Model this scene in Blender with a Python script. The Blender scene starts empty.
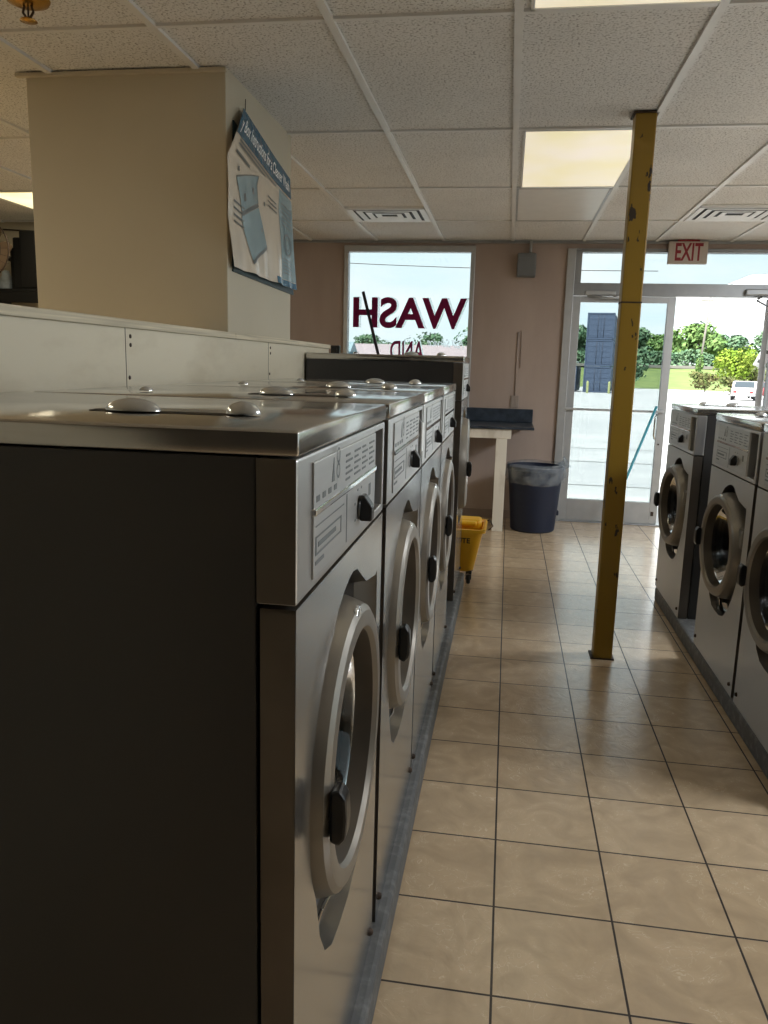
import bpy, bmesh, math, random
from mathutils import Vector, Matrix
from mathutils.noise import noise as mnoise
random.seed(7)
PI = math.pi
scene = bpy.context.scene
COL = scene.collection
ZC, CE = 1.394, 2.493          # camera height, ceiling height
YW = 7.365                     # inner face of the storefront wall
LFX = -0.242                   # front plane of the left machines
RFX = 0.97                     # front plane of the right machines

# ------------------------------------------------------------------ materials
MATS = {}
def node_mat(name):
    m = bpy.data.materials.new(name); m.use_nodes = True
    nt = m.node_tree
    return m, nt, nt.nodes['Principled BSDF']
def mat(name, col, rough=.5, metal=0., noise_amt=0., scale=8., bump=0., bscale=60., spec=None, stretch=None, trans=0., rvar=0.):
    if name in MATS: return MATS[name]
    m, nt, b = node_mat(name)
    b.inputs['Base Color'].default_value = (*col, 1); b.inputs['Roughness'].default_value = rough; b.inputs['Metallic'].default_value = metal
    if spec is not None: b.inputs['Specular IOR Level'].default_value = spec
    if trans: b.inputs['Transmission Weight'].default_value = trans
    if noise_amt or bump or rvar:
        tc = nt.nodes.new('ShaderNodeTexCoord'); mp = nt.nodes.new('ShaderNodeMapping')
        nt.links.new(tc.outputs['Object'], mp.inputs['Vector'])
        if stretch: mp.inputs['Scale'].default_value = stretch
    if noise_amt or rvar:
        n = nt.nodes.new('ShaderNodeTexNoise'); n.inputs['Scale'].default_value = scale; n.inputs['Detail'].default_value = 5
        nt.links.new(mp.outputs['Vector'], n.inputs['Vector'])
    if noise_amt:
        r = nt.nodes.new('ShaderNodeMapRange'); r.inputs[1].default_value = .3; r.inputs[2].default_value = .7
        r.inputs[3].default_value = 1 - noise_amt; r.inputs[4].default_value = 1 + noise_amt
        nt.links.new(n.outputs['Fac'], r.inputs[0])
        mx = nt.nodes.new('ShaderNodeVectorMath'); mx.operation = 'SCALE'; mx.inputs[0].default_value = col
        nt.links.new(r.outputs[0], mx.inputs['Scale']); nt.links.new(mx.outputs[0], b.inputs['Base Color'])
    if rvar:
        r2 = nt.nodes.new('ShaderNodeMapRange'); r2.inputs[1].default_value = .3; r2.inputs[2].default_value = .7
        r2.inputs[3].default_value = max(.02, rough - rvar); r2.inputs[4].default_value = rough + rvar
        nt.links.new(n.outputs['Fac'], r2.inputs[0]); nt.links.new(r2.outputs[0], b.inputs['Roughness'])
    if bump:
        n2 = nt.nodes.new('ShaderNodeTexNoise'); n2.inputs['Scale'].default_value = bscale; n2.inputs['Detail'].default_value = 4
        nt.links.new(mp.outputs['Vector'], n2.inputs['Vector'])
        bp = nt.nodes.new('ShaderNodeBump'); bp.inputs['Strength'].default_value = bump; bp.inputs['Distance'].default_value = .004
        nt.links.new(n2.outputs['Fac'], bp.inputs['Height']); nt.links.new(bp.outputs['Normal'], b.inputs['Normal'])
    MATS[name] = m
    return m
def emis(name, col, strength):
    m, nt, b = node_mat(name)
    b.inputs['Base Color'].default_value = (*col, 1); b.inputs['Emission Color'].default_value = (*col, 1); b.inputs['Emission Strength'].default_value = strength
    tc = nt.nodes.new('ShaderNodeTexCoord'); n = nt.nodes.new('ShaderNodeTexNoise'); n.inputs['Scale'].default_value = 2.2
    nt.links.new(tc.outputs['Object'], n.inputs['Vector'])
    rp = nt.nodes.new('ShaderNodeValToRGB'); rp.color_ramp.elements[0].position = .35; rp.color_ramp.elements[1].position = .7
    rp.color_ramp.elements[0].color = (*col, 1); rp.color_ramp.elements[1].color = (min(1, col[0]*1.1), col[1]*1.1, min(1, col[2]*1.6), 1)
    nt.links.new(n.outputs['Fac'], rp.inputs[0]); nt.links.new(rp.outputs[0], b.inputs['Emission Color'])
    return m
def glass_mat(name, tint, refl=1.45, rough=0.):
    m, nt, b = node_mat(name); nt.nodes.remove(b)
    out = nt.nodes['Material Output']
    t = nt.nodes.new('ShaderNodeBsdfTransparent'); t.inputs[0].default_value = (*tint, 1)
    g = nt.nodes.new('ShaderNodeBsdfGlossy'); g.inputs['Roughness'].default_value = rough
    f = nt.nodes.new('ShaderNodeFresnel'); f.inputs[0].default_value = refl
    mx = nt.nodes.new('ShaderNodeMixShader')
    nt.links.new(f.outputs[0], mx.inputs[0]); nt.links.new(t.outputs[0], mx.inputs[1]); nt.links.new(g.outputs[0], mx.inputs[2])
    nt.links.new(mx.outputs[0], out.inputs['Surface'])
    return m

def translucent(name, col, pure=False):
    m, nt, b = node_mat(name); nt.nodes.remove(b)
    d = nt.nodes.new('ShaderNodeBsdfDiffuse'); t = nt.nodes.new('ShaderNodeBsdfTranslucent'); mx = nt.nodes.new('ShaderNodeMixShader'); mx.inputs[0].default_value = .95 if pure else .5
    d.inputs[0].default_value = (*col, 1); t.inputs[0].default_value = (*col, 1)
    nt.links.new(d.outputs[0], mx.inputs[1]); nt.links.new(t.outputs[0], mx.inputs[2]); nt.links.new(mx.outputs[0], nt.nodes['Material Output'].inputs['Surface'])
    return m
def floor_mat():
    m, nt, b = node_mat('ceramic floor tile'); L = nt.links
    tc = nt.nodes.new('ShaderNodeTexCoord'); mp = nt.nodes.new('ShaderNodeMapping')
    mp.inputs['Location'].default_value = (-.0355, -1.568, 0)
    L.new(tc.outputs['Object'], mp.inputs['Vector'])
    br = nt.nodes.new('ShaderNodeTexBrick'); br.offset = 0; br.squash = 1
    br.inputs['Scale'].default_value = 1; br.inputs['Brick Width'].default_value = .302; br.inputs['Row Height'].default_value = .302
    br.inputs['Mortar Size'].default_value = .0033; br.inputs['Mortar Smooth'].default_value = .25; br.inputs['Bias'].default_value = 0
    br.inputs['Color1'].default_value = (.55, .415, .27, 1); br.inputs['Color2'].default_value = (.61, .47, .315, 1); br.inputs['Mortar'].default_value = (.035, .025, .02, 1)
    L.new(mp.outputs['Vector'], br.inputs['Vector'])
    # pale pressed veins in the glaze
    nz = nt.nodes.new('ShaderNodeTexNoise'); nz.inputs['Scale'].default_value = 7; nz.inputs['Detail'].default_value = 6; nz.inputs['Distortion'].default_value = 1.4
    L.new(tc.outputs['Object'], nz.inputs['Vector'])
    vo = nt.nodes.new('ShaderNodeTexNoise'); vo.inputs['Scale'].default_value = 13; vo.inputs['Detail'].default_value = 2; vo.inputs['Distortion'].default_value = 2.6
    L.new(tc.outputs['Object'], vo.inputs['Vector'])
    ab = nt.nodes.new('ShaderNodeMath'); ab.operation = 'SUBTRACT'; ab.inputs[1].default_value = .5; L.new(vo.outputs['Fac'], ab.inputs[0])
    ab2 = nt.nodes.new('ShaderNodeMath'); ab2.operation = 'ABSOLUTE'; L.new(ab.outputs[0], ab2.inputs[0])
    ridge = nt.nodes.new('ShaderNodeMapRange'); ridge.inputs[1].default_value = 0; ridge.inputs[2].default_value = .018; ridge.inputs[3].default_value = 1; ridge.inputs[4].default_value = 0
    L.new(ab2.outputs[0], ridge.inputs[0])
    msk = nt.nodes.new('ShaderNodeMapRange'); msk.inputs[1].default_value = .5; msk.inputs[2].default_value = .62
    L.new(nz.outputs['Fac'], msk.inputs[0])
    vein = nt.nodes.new('ShaderNodeMath'); vein.operation = 'MULTIPLY'; L.new(ridge.outputs[0], vein.inputs[0]); L.new(msk.outputs[0], vein.inputs[1])
    v2 = nt.nodes.new('ShaderNodeMath'); v2.operation = 'MULTIPLY'; v2.inputs[1].default_value = .75; L.new(vein.outputs[0], v2.inputs[0])
    inv = nt.nodes.new('ShaderNodeMath'); inv.operation = 'SUBTRACT'; inv.inputs[0].default_value = 1; L.new(br.outputs['Fac'], inv.inputs[1])
    v3 = nt.nodes.new('ShaderNodeMath'); v3.operation = 'MULTIPLY'; L.new(v2.outputs[0], v3.inputs[0]); L.new(inv.outputs[0], v3.inputs[1])
    mot = nt.nodes.new('ShaderNodeMapRange'); mot.inputs[1].default_value = .3; mot.inputs[2].default_value = .7; mot.inputs[3].default_value = .86; mot.inputs[4].default_value = 1.12
    L.new(nz.outputs['Fac'], mot.inputs[0])
    sc = nt.nodes.new('ShaderNodeVectorMath'); sc.operation = 'SCALE'; L.new(br.outputs['Color'], sc.inputs[0]); L.new(mot.outputs[0], sc.inputs['Scale'])
    mx = nt.nodes.new('ShaderNodeMix'); mx.data_type = 'RGBA'; L.new(v3.outputs[0], mx.inputs[0]); L.new(sc.outputs[0], mx.inputs[6]); mx.inputs[7].default_value = (.82, .70, .50, 1)
    L.new(mx.outputs[2], b.inputs['Base Color'])
    ro = nt.nodes.new('ShaderNodeMapRange'); ro.inputs[3].default_value = .23; ro.inputs[4].default_value = .8; L.new(br.outputs['Fac'], ro.inputs[0]); L.new(ro.outputs[0], b.inputs['Roughness'])
    h = nt.nodes.new('ShaderNodeMath'); h.operation = 'MULTIPLY_ADD'; h.inputs[1].default_value = .35; L.new(vein.outputs[0], h.inputs[0])
    h2 = nt.nodes.new('ShaderNodeMath'); h2.operation = 'MULTIPLY_ADD'; h2.inputs[1].default_value = -1.2; L.new(br.outputs['Fac'], h2.inputs[0]); L.new(vo.outputs['Fac'], h2.inputs[2])
    L.new(h2.outputs[0], h.inputs[2])
    bp = nt.nodes.new('ShaderNodeBump'); bp.inputs['Strength'].default_value = .45; bp.inputs['Distance'].default_value = .004
    L.new(h.outputs[0], bp.inputs['Height']); L.new(bp.outputs['Normal'], b.inputs['Normal'])
    b.inputs['Specular IOR Level'].default_value = .55; b.inputs['Coat Weight'].default_value = .55; b.inputs['Coat Roughness'].default_value = .17
    return m
def ceiling_mat():
    m, nt, b = node_mat('acoustic ceiling tile'); L = nt.links
    tc = nt.nodes.new('ShaderNodeTexCoord')
    n = nt.nodes.new('ShaderNodeTexNoise'); n.inputs['Scale'].default_value = 110; n.inputs['Detail'].default_value = 3; n.inputs['Roughness'].default_value = .6
    L.new(tc.outputs['Object'], n.inputs['Vector'])
    n2 = nt.nodes.new('ShaderNodeTexNoise'); n2.inputs['Scale'].default_value = 2.5; L.new(tc.outputs['Object'], n2.inputs['Vector'])
    rp = nt.nodes.new('ShaderNodeValToRGB'); e = rp.color_ramp.elements
    e[0].position = .36; e[0].color = (.34, .33, .32, 1); e[1].position = .46; e[1].color = (.76, .76, .755, 1)
    L.new(n.outputs['Fac'], rp.inputs[0])
    mr = nt.nodes.new('ShaderNodeMapRange'); mr.inputs[3].default_value = .9; mr.inputs[4].default_value = 1.08; L.new(n2.outputs['Fac'], mr.inputs[0])
    sc = nt.nodes.new('ShaderNodeVectorMath'); sc.operation = 'SCALE'; L.new(rp.outputs[0], sc.inputs[0]); L.new(mr.outputs[0], sc.inputs['Scale'])
    L.new(sc.outputs[0], b.inputs['Base Color']); b.inputs['Roughness'].default_value = .95; b.inputs['Specular IOR Level'].default_value = .1
    bp = nt.nodes.new('ShaderNodeBump'); bp.inputs['Strength'].default_value = .6; bp.inputs['Distance'].default_value = .004
    L.new(n.outputs['Fac'], bp.inputs['Height']); L.new(bp.outputs['Normal'], b.inputs['Normal'])
    return m
def mask_mat(name, base, spot, scale, lo, hi, rough=.5, stretch=(1, 1, 1), metal=0., bump=.0):
    m, nt, b = node_mat(name); L = nt.links
    tc = nt.nodes.new('ShaderNodeTexCoord'); mp = nt.nodes.new('ShaderNodeMapping'); mp.inputs['Scale'].default_value = stretch
    L.new(tc.outputs['Object'], mp.inputs['Vector'])
    n = nt.nodes.new('ShaderNodeTexNoise'); n.inputs['Scale'].default_value = scale; n.inputs['Detail'].default_value = 6; n.inputs['Roughness'].default_value = .6
    L.new(mp.outputs['Vector'], n.inputs['Vector'])
    rp = nt.nodes.new('ShaderNodeValToRGB'); e = rp.color_ramp.elements
    e[0].position = lo; e[0].color = (*base, 1); e[1].position = hi; e[1].color = (*spot, 1)
    L.new(n.outputs['Fac'], rp.inputs[0]); L.new(rp.outputs[0], b.inputs['Base Color'])
    b.inputs['Roughness'].default_value = rough; b.inputs['Metallic'].default_value = metal
    if bump:
        bp = nt.nodes.new('ShaderNodeBump'); bp.inputs['Strength'].default_value = bump; bp.inputs['Distance'].default_value = .005
        L.new(n.outputs['Fac'], bp.inputs['Height']); L.new(bp.outputs['Normal'], b.inputs['Normal'])
    return m

STEEL = mat('brushed stainless steel', (.56, .57, .58), .21, .95, .05, 5, .010, 5, rvar=.04, stretch=(1, 1, .25))
SATIN = mat('satin grey steel front', (.52, .54, .56), .38, .45, .05, 5, rvar=.05)
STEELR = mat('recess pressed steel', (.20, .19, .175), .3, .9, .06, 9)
RETURN = mat('shaded steel return', (.17, .15, .13), .42, .8, .15, 5)  # steel cheeks, coloured darker for the dark room they reflect
STEEL2 = mat('satin control panel steel', (.60, .60, .60), .33, .9, .04, 6, rvar=.05)
LIDM = mat('polished steel lid', (.56, .55, .53), .16, .95, .06, 5, .05, 9, rvar=.07)
CHROME = mat('chrome', (.75, .75, .76), .10, 1.)
ALU = mat('cast aluminium door ring', (.27, .25, .222), .36, .6, .06, 9, .02, 60)
INNER = mat('shaded inner door wall', (.085, .072, .058), .4, .4, .1, 12)  # shade of the backlit ring wall put into its colour
ENAMEL = mat('charcoal enamel side', (.052, .051, .052), .38, .2, .08, 3, rvar=.05)
PLATE = mat('brushed instruction plate', (.56, .57, .58), .42, .75, .05, 14, stretch=(.2, 1, 6))
PRINT = mat('grey printed lettering', (.17, .19, .20), .6, noise_amt=.05)
BLACK = mat('black plastic', (.012, .012, .013), .28, noise_amt=.1)
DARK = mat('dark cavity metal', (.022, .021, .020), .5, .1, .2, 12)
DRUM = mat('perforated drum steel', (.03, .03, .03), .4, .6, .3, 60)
RUBBER = mat('black rubber', (.02, .02, .02), .6, noise_amt=.1)
MATTE = mat('matte black casing', (.006, .006, .006), .6, noise_amt=.1, spec=.2)
BOWL = glass_mat('dark door glass', (.35, .35, .36), 1.33)
CLEARP = mat('clear plastic tab', (.66, .68, .69), .14, .6, noise_amt=.05)
FLOOR = floor_mat(); CEIL = ceiling_mat()
GRID = mat('white painted tee bar', (.72, .72, .71), .45, noise_amt=.04)
WALLP = mask_mat('tan painted wall', (.34, .265, .225), (.43, .345, .30), 2.2, .35, .75, .7, (1, 1, .25), bump=.08)
WARMW = mask_mat('cream painted wall', (.45, .405, .31), (.47, .425, .33), 1.5, .35, .7, .65, bump=.05)
PILLARM = mat('cream gypsum board', (.56, .51, .40), .6, noise_amt=.03, scale=2)
PARTM = mask_mat('worn cream plywood', (.72, .66, .52), (.55, .48, .35), 5, .5, .78, .42, (1, .35, 1), bump=.12)
PLYEDGE = mat('plywood edge', (.62, .56, .43), .7, noise_amt=.25, scale=10, stretch=(1, .2, 14))
FRAME = mat('anodised aluminium frame', (.46, .47, .48), .42, .55, .05, 12)
FRAMED = mat('dark bronze header', (.30, .31, .32), .42, .5, .06, 12)
CURB = mask_mat('grey painted concrete curb', (.115, .12, .125), (.22, .225, .23), 26, .48, .74, .62, bump=.35)
YELLOW = mask_mat('chipped yellow paint', (.29, .175, .016), (.03, .02, .015), 11, .622, .637, .42, (1.6, 1.6, .7), bump=.08)
STEELDK = mat('bare dark steel', (.06, .04, .03), .6, .5, .3, 30)
WHITEW = mask_mat('white painted timber', (.72, .68, .60), (.50, .44, .36), 9, .5, .75, .55, (1, 1, .3))
LAMIN = mask_mat('mottled blue laminate', (.017, .025, .038), (.05, .066, .09), 16, .35, .7, .3)
BIN = mat('navy bin plastic', (.005, .011, .034), .55, noise_amt=.1)
YELP = mat('yellow bucket plastic', (.80, .44, .015), .35, noise_amt=.06)
MAROON = mat('maroon window paint', (.10, .008, .03), .45, noise_amt=.1)
WPAINT = mat('white window paint', (.85, .87, .88), .5, noise_amt=.03)
RED = mat('red exit lettering', (.22, .008, .016), .5, noise_amt=.05)
SIGNP = mat('ivory sign face', (.46, .40, .345), .5, noise_amt=.04)
GREYBOX = mat('grey enamelled box', (.16, .17, .18), .45, .1, .06)
BRASS = mat('brass', (.60, .34, .08), .25, .9, .1, 30)
TEAL = mat('teal handle', (.05, .32, .42), .4, noise_amt=.06)
BROWNSTICK = mat('dark handle', (.03, .022, .03), .4, noise_amt=.1)
WINGLASS = glass_mat('tinted shop window glass', (.62, .655, .662), 1.4)
WBACK = translucent('backlit white window paint', (.93, .95, .96), True)
MBACK = translucent('backlit maroon window paint', (.30, .03, .11))
BRICKD = mat('outer wall', (.35, .33, .31), .8, noise_amt=.1)
LAMPW = emis('lit yellowed diffuser', (.62, .56, .35), .64)
LAMPL = emis('lit cream diffuser', (1., .86, .42), .85)
DIFFOFF = mat('smooth white diffuser', (.78, .78, .77), .35, noise_amt=.03)
VENTM = mat('white vent metal', (.74, .74, .74), .4, noise_amt=.03)
PAPER = mat('cream laminated paper', (.66, .58, .47), .22, noise_amt=.05, scale=3, bump=.5, bscale=14)
PBLUE = mat('blue printed ink', (.025, .11, .19), .25, noise_amt=.05, bump=.4, bscale=14)
PLIGHT = mat('pale blue printed ink', (.27, .37, .40), .25, noise_amt=.06, bump=.4, bscale=14)
PGREY = mat('grey printed ink', (.12, .13, .13), .4, noise_amt=.05)
ASPH = mask_mat('pale concrete lot', (.285, .29, .30), (.37, .37, .37), .6, .35, .7, .9)
SEAM = mat('dark lot seam', (.17, .17, .17), .9, noise_amt=.1)
GRASS = mask_mat('grass bank', (.07, .11, .022), (.13, .17, .042), .25, .35, .7, .9)
ROADM = mat('pale road', (.17, .16, .15), .9, noise_amt=.08, scale=1)
CONT = mask_mat('blue container paint', (.045, .068, .12), (.068, .095, .15), .5, .35, .7, .5)
CONTD = mat('dark container gap', (.04, .05, .08), .7, noise_amt=.1)
BARK = mat('bark', (.16, .12, .09), .9, noise_amt=.2, scale=3)
POLEW = mat('weathered pole timber', (.18, .165, .15), .9, noise_amt=.15)
def leaf_mat(name, a, b_):
    m, nt, b = node_mat(name); L = nt.links
    tc = nt.nodes.new('ShaderNodeTexCoord'); n = nt.nodes.new('ShaderNodeTexNoise'); n.inputs['Scale'].default_value = .8; n.inputs['Detail'].default_value = 4
    L.new(tc.outputs['Object'], n.inputs['Vector'])
    rp = nt.nodes.new('ShaderNodeValToRGB'); e = rp.color_ramp.elements; e[0].position = .35; e[0].color = (*a, 1); e[1].position = .68; e[1].color = (*b_, 1)
    L.new(n.outputs['Fac'], rp.inputs[0]); L.new(rp.outputs[0], b.inputs['Base Color']); b.inputs['Roughness'].default_value = .8; b.inputs['Specular IOR Level'].default_value = .1
    return m
LEAFA = leaf_mat('mid green leaves', (.07, .145, .045), (.17, .25, .085))
LEAFB = leaf_mat('blue green leaves', (.066, .135, .080), (.15, .225, .13))
LEAFC = leaf_mat('yellow green leaves', (.12, .20, .02), (.23, .30, .05))
LEAFD = leaf_mat('dry shrub leaves', (.07, .10, .03), (.15, .125, .06))

# ------------------------------------------------------------------ mesh builder
class MB:
    def __init__(s): s.v = []; s.f = []; s.mi = []; s.sm = []
    def add(s, vs, fs, mi=0, smooth=False, M=None):
        o = len(s.v)
        for p in vs:
            p = Vector(p)
            if M is not None: p = M @ p
            s.v.append(tuple(p))
        for f in fs: s.f.append(tuple(i + o for i in f)); s.mi.append(mi); s.sm.append(smooth)
        return s
    def bm(s, bm, mi=0, smooth=False, M=None):
        bm.verts.index_update()
        s.add([v.co.copy() for v in bm.verts], [[v.index for v in f.verts] for f in bm.faces], mi, smooth, M); bm.free(); return s
    def box(s, lo, hi, bev=0., mi=0, M=None, seg=2):
        bm = bmesh.new(); bmesh.ops.create_cube(bm, size=1)
        for v in bm.verts: v.co = Vector([lo[i] + (v.co[i] + .5) * (hi[i] - lo[i]) for i in range(3)])
        if bev: bmesh.ops.bevel(bm, geom=bm.edges[:], offset=bev, segments=seg, affect='EDGES', profile=.5)
        return s.bm(bm, mi, False, M)
    def lathe(s, prof, axis='z', n=32, mi=0, M=None, smooth=True, sx=1., sy=1.):
        vs, fs = [], []
        k = len(prof)
        for i in range(n):
            a = 2 * PI * i / n; c, sn = math.cos(a) * sx, math.sin(a) * sy
            for (r, h) in prof:
                if axis == 'z': vs.append((r * c, r * sn, h))
                elif axis == 'y': vs.append((r * c, h, r * sn))
                else: vs.append((h, r * c, r * sn))
        for i in range(n):
            j = (i + 1) % n
            for t in range(k - 1):
                q = [i * k + t, j * k + t, j * k + t + 1, i * k + t + 1]
                if axis == 'y': q.reverse()
                fs.append(q)
        return s.add(vs, fs, mi, smooth, M)
    def tube(s, pts, r, n=8, mi=0, M=None, cap=True):
        pts = [Vector(p) for p in pts]; vs, fs = [], []
        rr = r if isinstance(r, (list, tuple)) else [r] * len(pts)
        for i, p in enumerate(pts):
            d = (pts[min(i + 1, len(pts) - 1)] - pts[max(i - 1, 0)]).normalized()
            u = d.orthogonal().normalized() if i == 0 else (u - d * u.dot(d)).normalized()
            w = d.cross(u)
            for k in range(n):
                a = 2 * PI * k / n; vs.append(p + (u * math.cos(a) + w * math.sin(a)) * rr[i])
        for i in range(len(pts) - 1):
            for k in range(n):
                fs.append((i * n + k, i * n + (k + 1) % n, (i + 1) * n + (k + 1) % n, (i + 1) * n + k))
        if cap: fs.append(tuple(range(n))[::-1]); fs.append(tuple(range((len(pts) - 1) * n, len(pts) * n)))
        return s.add(vs, fs, mi, True, M)
    def prism(s, poly, axis, a, b, bev=0., mi=0, M=None):
        n = len(poly)
        def P(p, h): return {'x': (h, p[0], p[1]), 'y': (p[0], h, p[1]), 'z': (p[0], p[1], h)}[axis]
        bm = bmesh.new()
        va = [bm.verts.new(P(p, a)) for p in poly]; vb = [bm.verts.new(P(p, b)) for p in poly]
        bm.faces.new(va); bm.faces.new(vb[::-1])
        for i in range(n): bm.faces.new((va[i], vb[i], vb[(i + 1) % n], va[(i + 1) % n]))
        bmesh.ops.recalc_face_normals(bm, faces=bm.faces[:])
        if bev: bmesh.ops.bevel(bm, geom=bm.edges[:], offset=bev, segments=2, affect='EDGES', profile=.5)
        return s.bm(bm, mi, False, M)
    def build(s, name, mats, parent=None, loc=None):
        me = bpy.data.meshes.new(name); me.from_pydata(s.v, [], s.f)
        for m in (mats if isinstance(mats, (list, tuple)) else [mats]): me.materials.append(m)
        for p, i, sm in zip(me.polygons, s.mi, s.sm): p.material_index = i; p.use_smooth = sm
        me.validate(); me.update()
        o = bpy.data.objects.new(name, me); COL.objects.link(o)
        if parent: o.parent = parent
        if loc: o.location = loc
        return o
def smooth_angle(o, deg=40):
    me = o.data
    bm = bmesh.new(); bm.from_mesh(me)
    for f in bm.faces: f.smooth = True
    for e in bm.edges:
        if len(e.link_faces) == 2 and e.calc_face_angle(0) > math.radians(deg): e.smooth = False
    bm.to_mesh(me); bm.free(); return o
def tag(o, label=None, cat=None, group=None, kind=None):
    if label: o['label'] = label
    if cat: o['category'] = cat
    if group: o['group'] = group
    if kind: o['kind'] = kind
    return o
def thing(name, label, cat, loc=(0, 0, 0), rz=0., group=None):
    o = bpy.data.objects.new(name, None); COL.objects.link(o); o.empty_display_size = .1
    o.location = loc; o.rotation_euler = (0, 0, rz); return tag(o, label, cat, group)
def struct(o): o['kind'] = 'structure'; return o
def copy_tree(o, parent=None):
    c = o.copy(); COL.objects.link(c)
    if parent: c.parent = parent
    for ch in list(o.children): copy_tree(ch, c)
    return c
def text_geo(body, height, bold=0.):
    """flat triangulated letters, lower-left at the origin, given cap height"""
    cu = bpy.data.curves.new('t', 'FONT'); cu.body = body; cu.size = 1; cu.offset = bold; cu.fill_mode = 'FRONT'
    cu.resolution_u = 6
    o = bpy.data.objects.new('t', cu); COL.objects.link(o)
    dg = bpy.context.evaluated_depsgraph_get(); dg.update()
    ev = o.evaluated_get(dg); me = ev.to_mesh()
    vs = [tuple(v.co) for v in me.vertices]; fs = [tuple(p.vertices) for p in me.polygons]
    ev.to_mesh_clear(); bpy.data.objects.remove(o); bpy.data.curves.remove(cu)
    x0 = min(v[0] for v in vs); x1 = max(v[0] for v in vs); y0 = min(v[1] for v in vs); y1 = max(v[1] for v in vs)
    k = height / (y1 - y0)
    return [((v[0] - x0) * k, (v[1] - y0) * k) for v in vs], fs, (x1 - x0) * k

# ------------------------------------------------------------------ camera
r_ = Vector((0.98758991, 0.15486938, 0.02610852)); u_ = Vector((-0.05396957, 0.17853381, 0.98245253)); f_ = Vector((-0.14749056, 0.97166926, -0.18467642))
cam = bpy.data.cameras.new('camera'); co = bpy.data.objects.new('camera', cam); COL.objects.link(co)
Mx = Matrix((r_, u_, -f_)).transposed().to_4x4(); Mx.translation = (0, 0, ZC)
co.matrix_world = Mx; cam.sensor_width = 36; cam.sensor_fit = 'AUTO'; cam.lens = 786.9 / 1024 * 36; cam.clip_end = 600; cam.clip_start = .02
scene.camera = co

# ------------------------------------------------------------------ room shell
XL, XR_, YB = -4.7, 5.2, -3.2
struct(MB().box((XL, YB, -.1), (XR_, YW + .12, 0)).build('floor', FLOOR))
cx = [-.03 + .611 * k for k in range(-8, 10)]
rows = [-3.2, -2.14, -.92, .32, 1.53, 2.755, 4.015, 5.25, 6.40, 7.365]
ceil = struct(MB().box((XL, YB, CE + .008), (XR_, YW + .02, CE + .25)).build('ceiling', CEIL))
g = MB()
for x in cx: g.box((x - .014, YB, CE - .004), (x + .014, YW, CE + .009), mi=0)
for y in rows: g.box((XL, y - .009, CE - .002), (XR_, y + .009, CE + .009))
# short tees framing the two square vents
for (xa, y) in ((-1.252, 5.86), (1.192, 5.82)): g.box((xa, y - .009, CE - .002), (xa + .611, y + .009, CE + .009))
g.build('ceiling_grid', GRID, ceil)
# angle moulding at the top of the storefront wall
MB().box((-2.3, YW - .022, CE - .02), (XR_, YW, CE)).build('wall_angle', FRAMED, ceil)

w = MB(); T = .12
def wall_y(x0, x1, z0, z1): w.box((x0, YW, z0), (x1, YW + T, z1))
wall_y(-2.6, -1.545, 0, CE + .2); wall_y(-1.545, -.352, 0, .85); wall_y(-1.545, -.352, 2.45, CE + .2)
wall_y(-.352, .47, 0, CE + .2); wall_y(.47, 2.27, 2.43, CE + .2); wall_y(2.27, 2.95, 0, CE + .2)
wall_y(2.95, 5.0, 0, .5); wall_y(2.95, 5.0, 2.43, CE + .2); wall_y(5.0, XR_, 0, CE + .2)
struct(w.build('wall_front', WALLP))
struct(MB().box((XL, 6.42, 0), (-2.6, 6.54, CE + .2)).box((-2.6, 6.42, 0), (-2.48, YW + .12, CE + .2)).build('wall_side_room', WARMW))
struct(MB().box((XL - .12, YB, 0), (XL, 6.54, CE + .2)).build('wall_left', WARMW))
struct(MB().box((XR_, YB, 0), (XR_ + .12, .1, CE + .2)).box((XR_, 5.9, 0), (XR_ + .12, YW + .12, CE + .2)).box((XR_, .1, 0), (XR_ + .12, 5.9, .5)).box((XR_, .1, 2.4), (XR_ + .12, 5.9, CE + .2)).build('wall_right', WARMW))
wf = MB().box((XR_ - .02, .1, .5), (XR_ + .07, 5.9, .55), .004).box((XR_ - .02, .1, 2.35), (XR_ + .07, 5.9, 2.4), .004)  # unseen side glazing, added to bring in daylight
for y in (.1, 2.0, 3.95, 5.85): wf.box((XR_ - .02, y, .55), (XR_ + .07, y + .05, 2.35), .004)
added_win = struct(wf.build('window_side_added', FRAME))
MB().box((XR_ + .03, .1, .55), (XR_ + .036, 5.9, 2.35)).build('window_pane', WINGLASS, added_win)
struct(MB().box((XL - .12, YB - .12, 0), (XR_ + .12, YB, CE + .2)).build('wall_back', mat('dark brown unseen wall', (.035, .027, .02), .6, noise_amt=.1)))  # unseen wall, its brown set very dark to keep metal reflections dark
# plywood half wall behind the left machines
pw = MB().box((-1.128, -1.2, 0), (-1.11, 4.86, 1.478), mi=0).box((-1.24, -1.2, 0), (-1.222, 3.13, 1.478), mi=0).box((-1.222, 4.10, 0), (-1.128, 4.86, 1.478))
for y in (.4, 2.22, 3.62):                                          # fasteners down the sheet joints
    for z in (1.335, 1.43, 1.455): pw.lathe([(0, .003), (.006, .002), (.0065, 0)], 'x', 10, 1, Matrix.Translation((-1.11, y + .012 * (z > 1.4), z)))
for y in (.40, 2.20, 3.60): pw.box((-1.1105, y, .1), (-1.1092, y + .0025, 1.478), mi=1)
po = struct(pw.build('wall_partition', [PARTM, STEELDK]))
MB().box((-1.245, -1.2, 1.478), (-1.1, 3.13, 1.503), .003).box((-1.128, 3.13, 1.478), (-1.1, 4.10, 1.503), .003).box((-1.245, 4.10, 1.478), (-1.1, 4.865, 1.503), .003).build('cap_rail', PLYEDGE, po)
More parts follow.
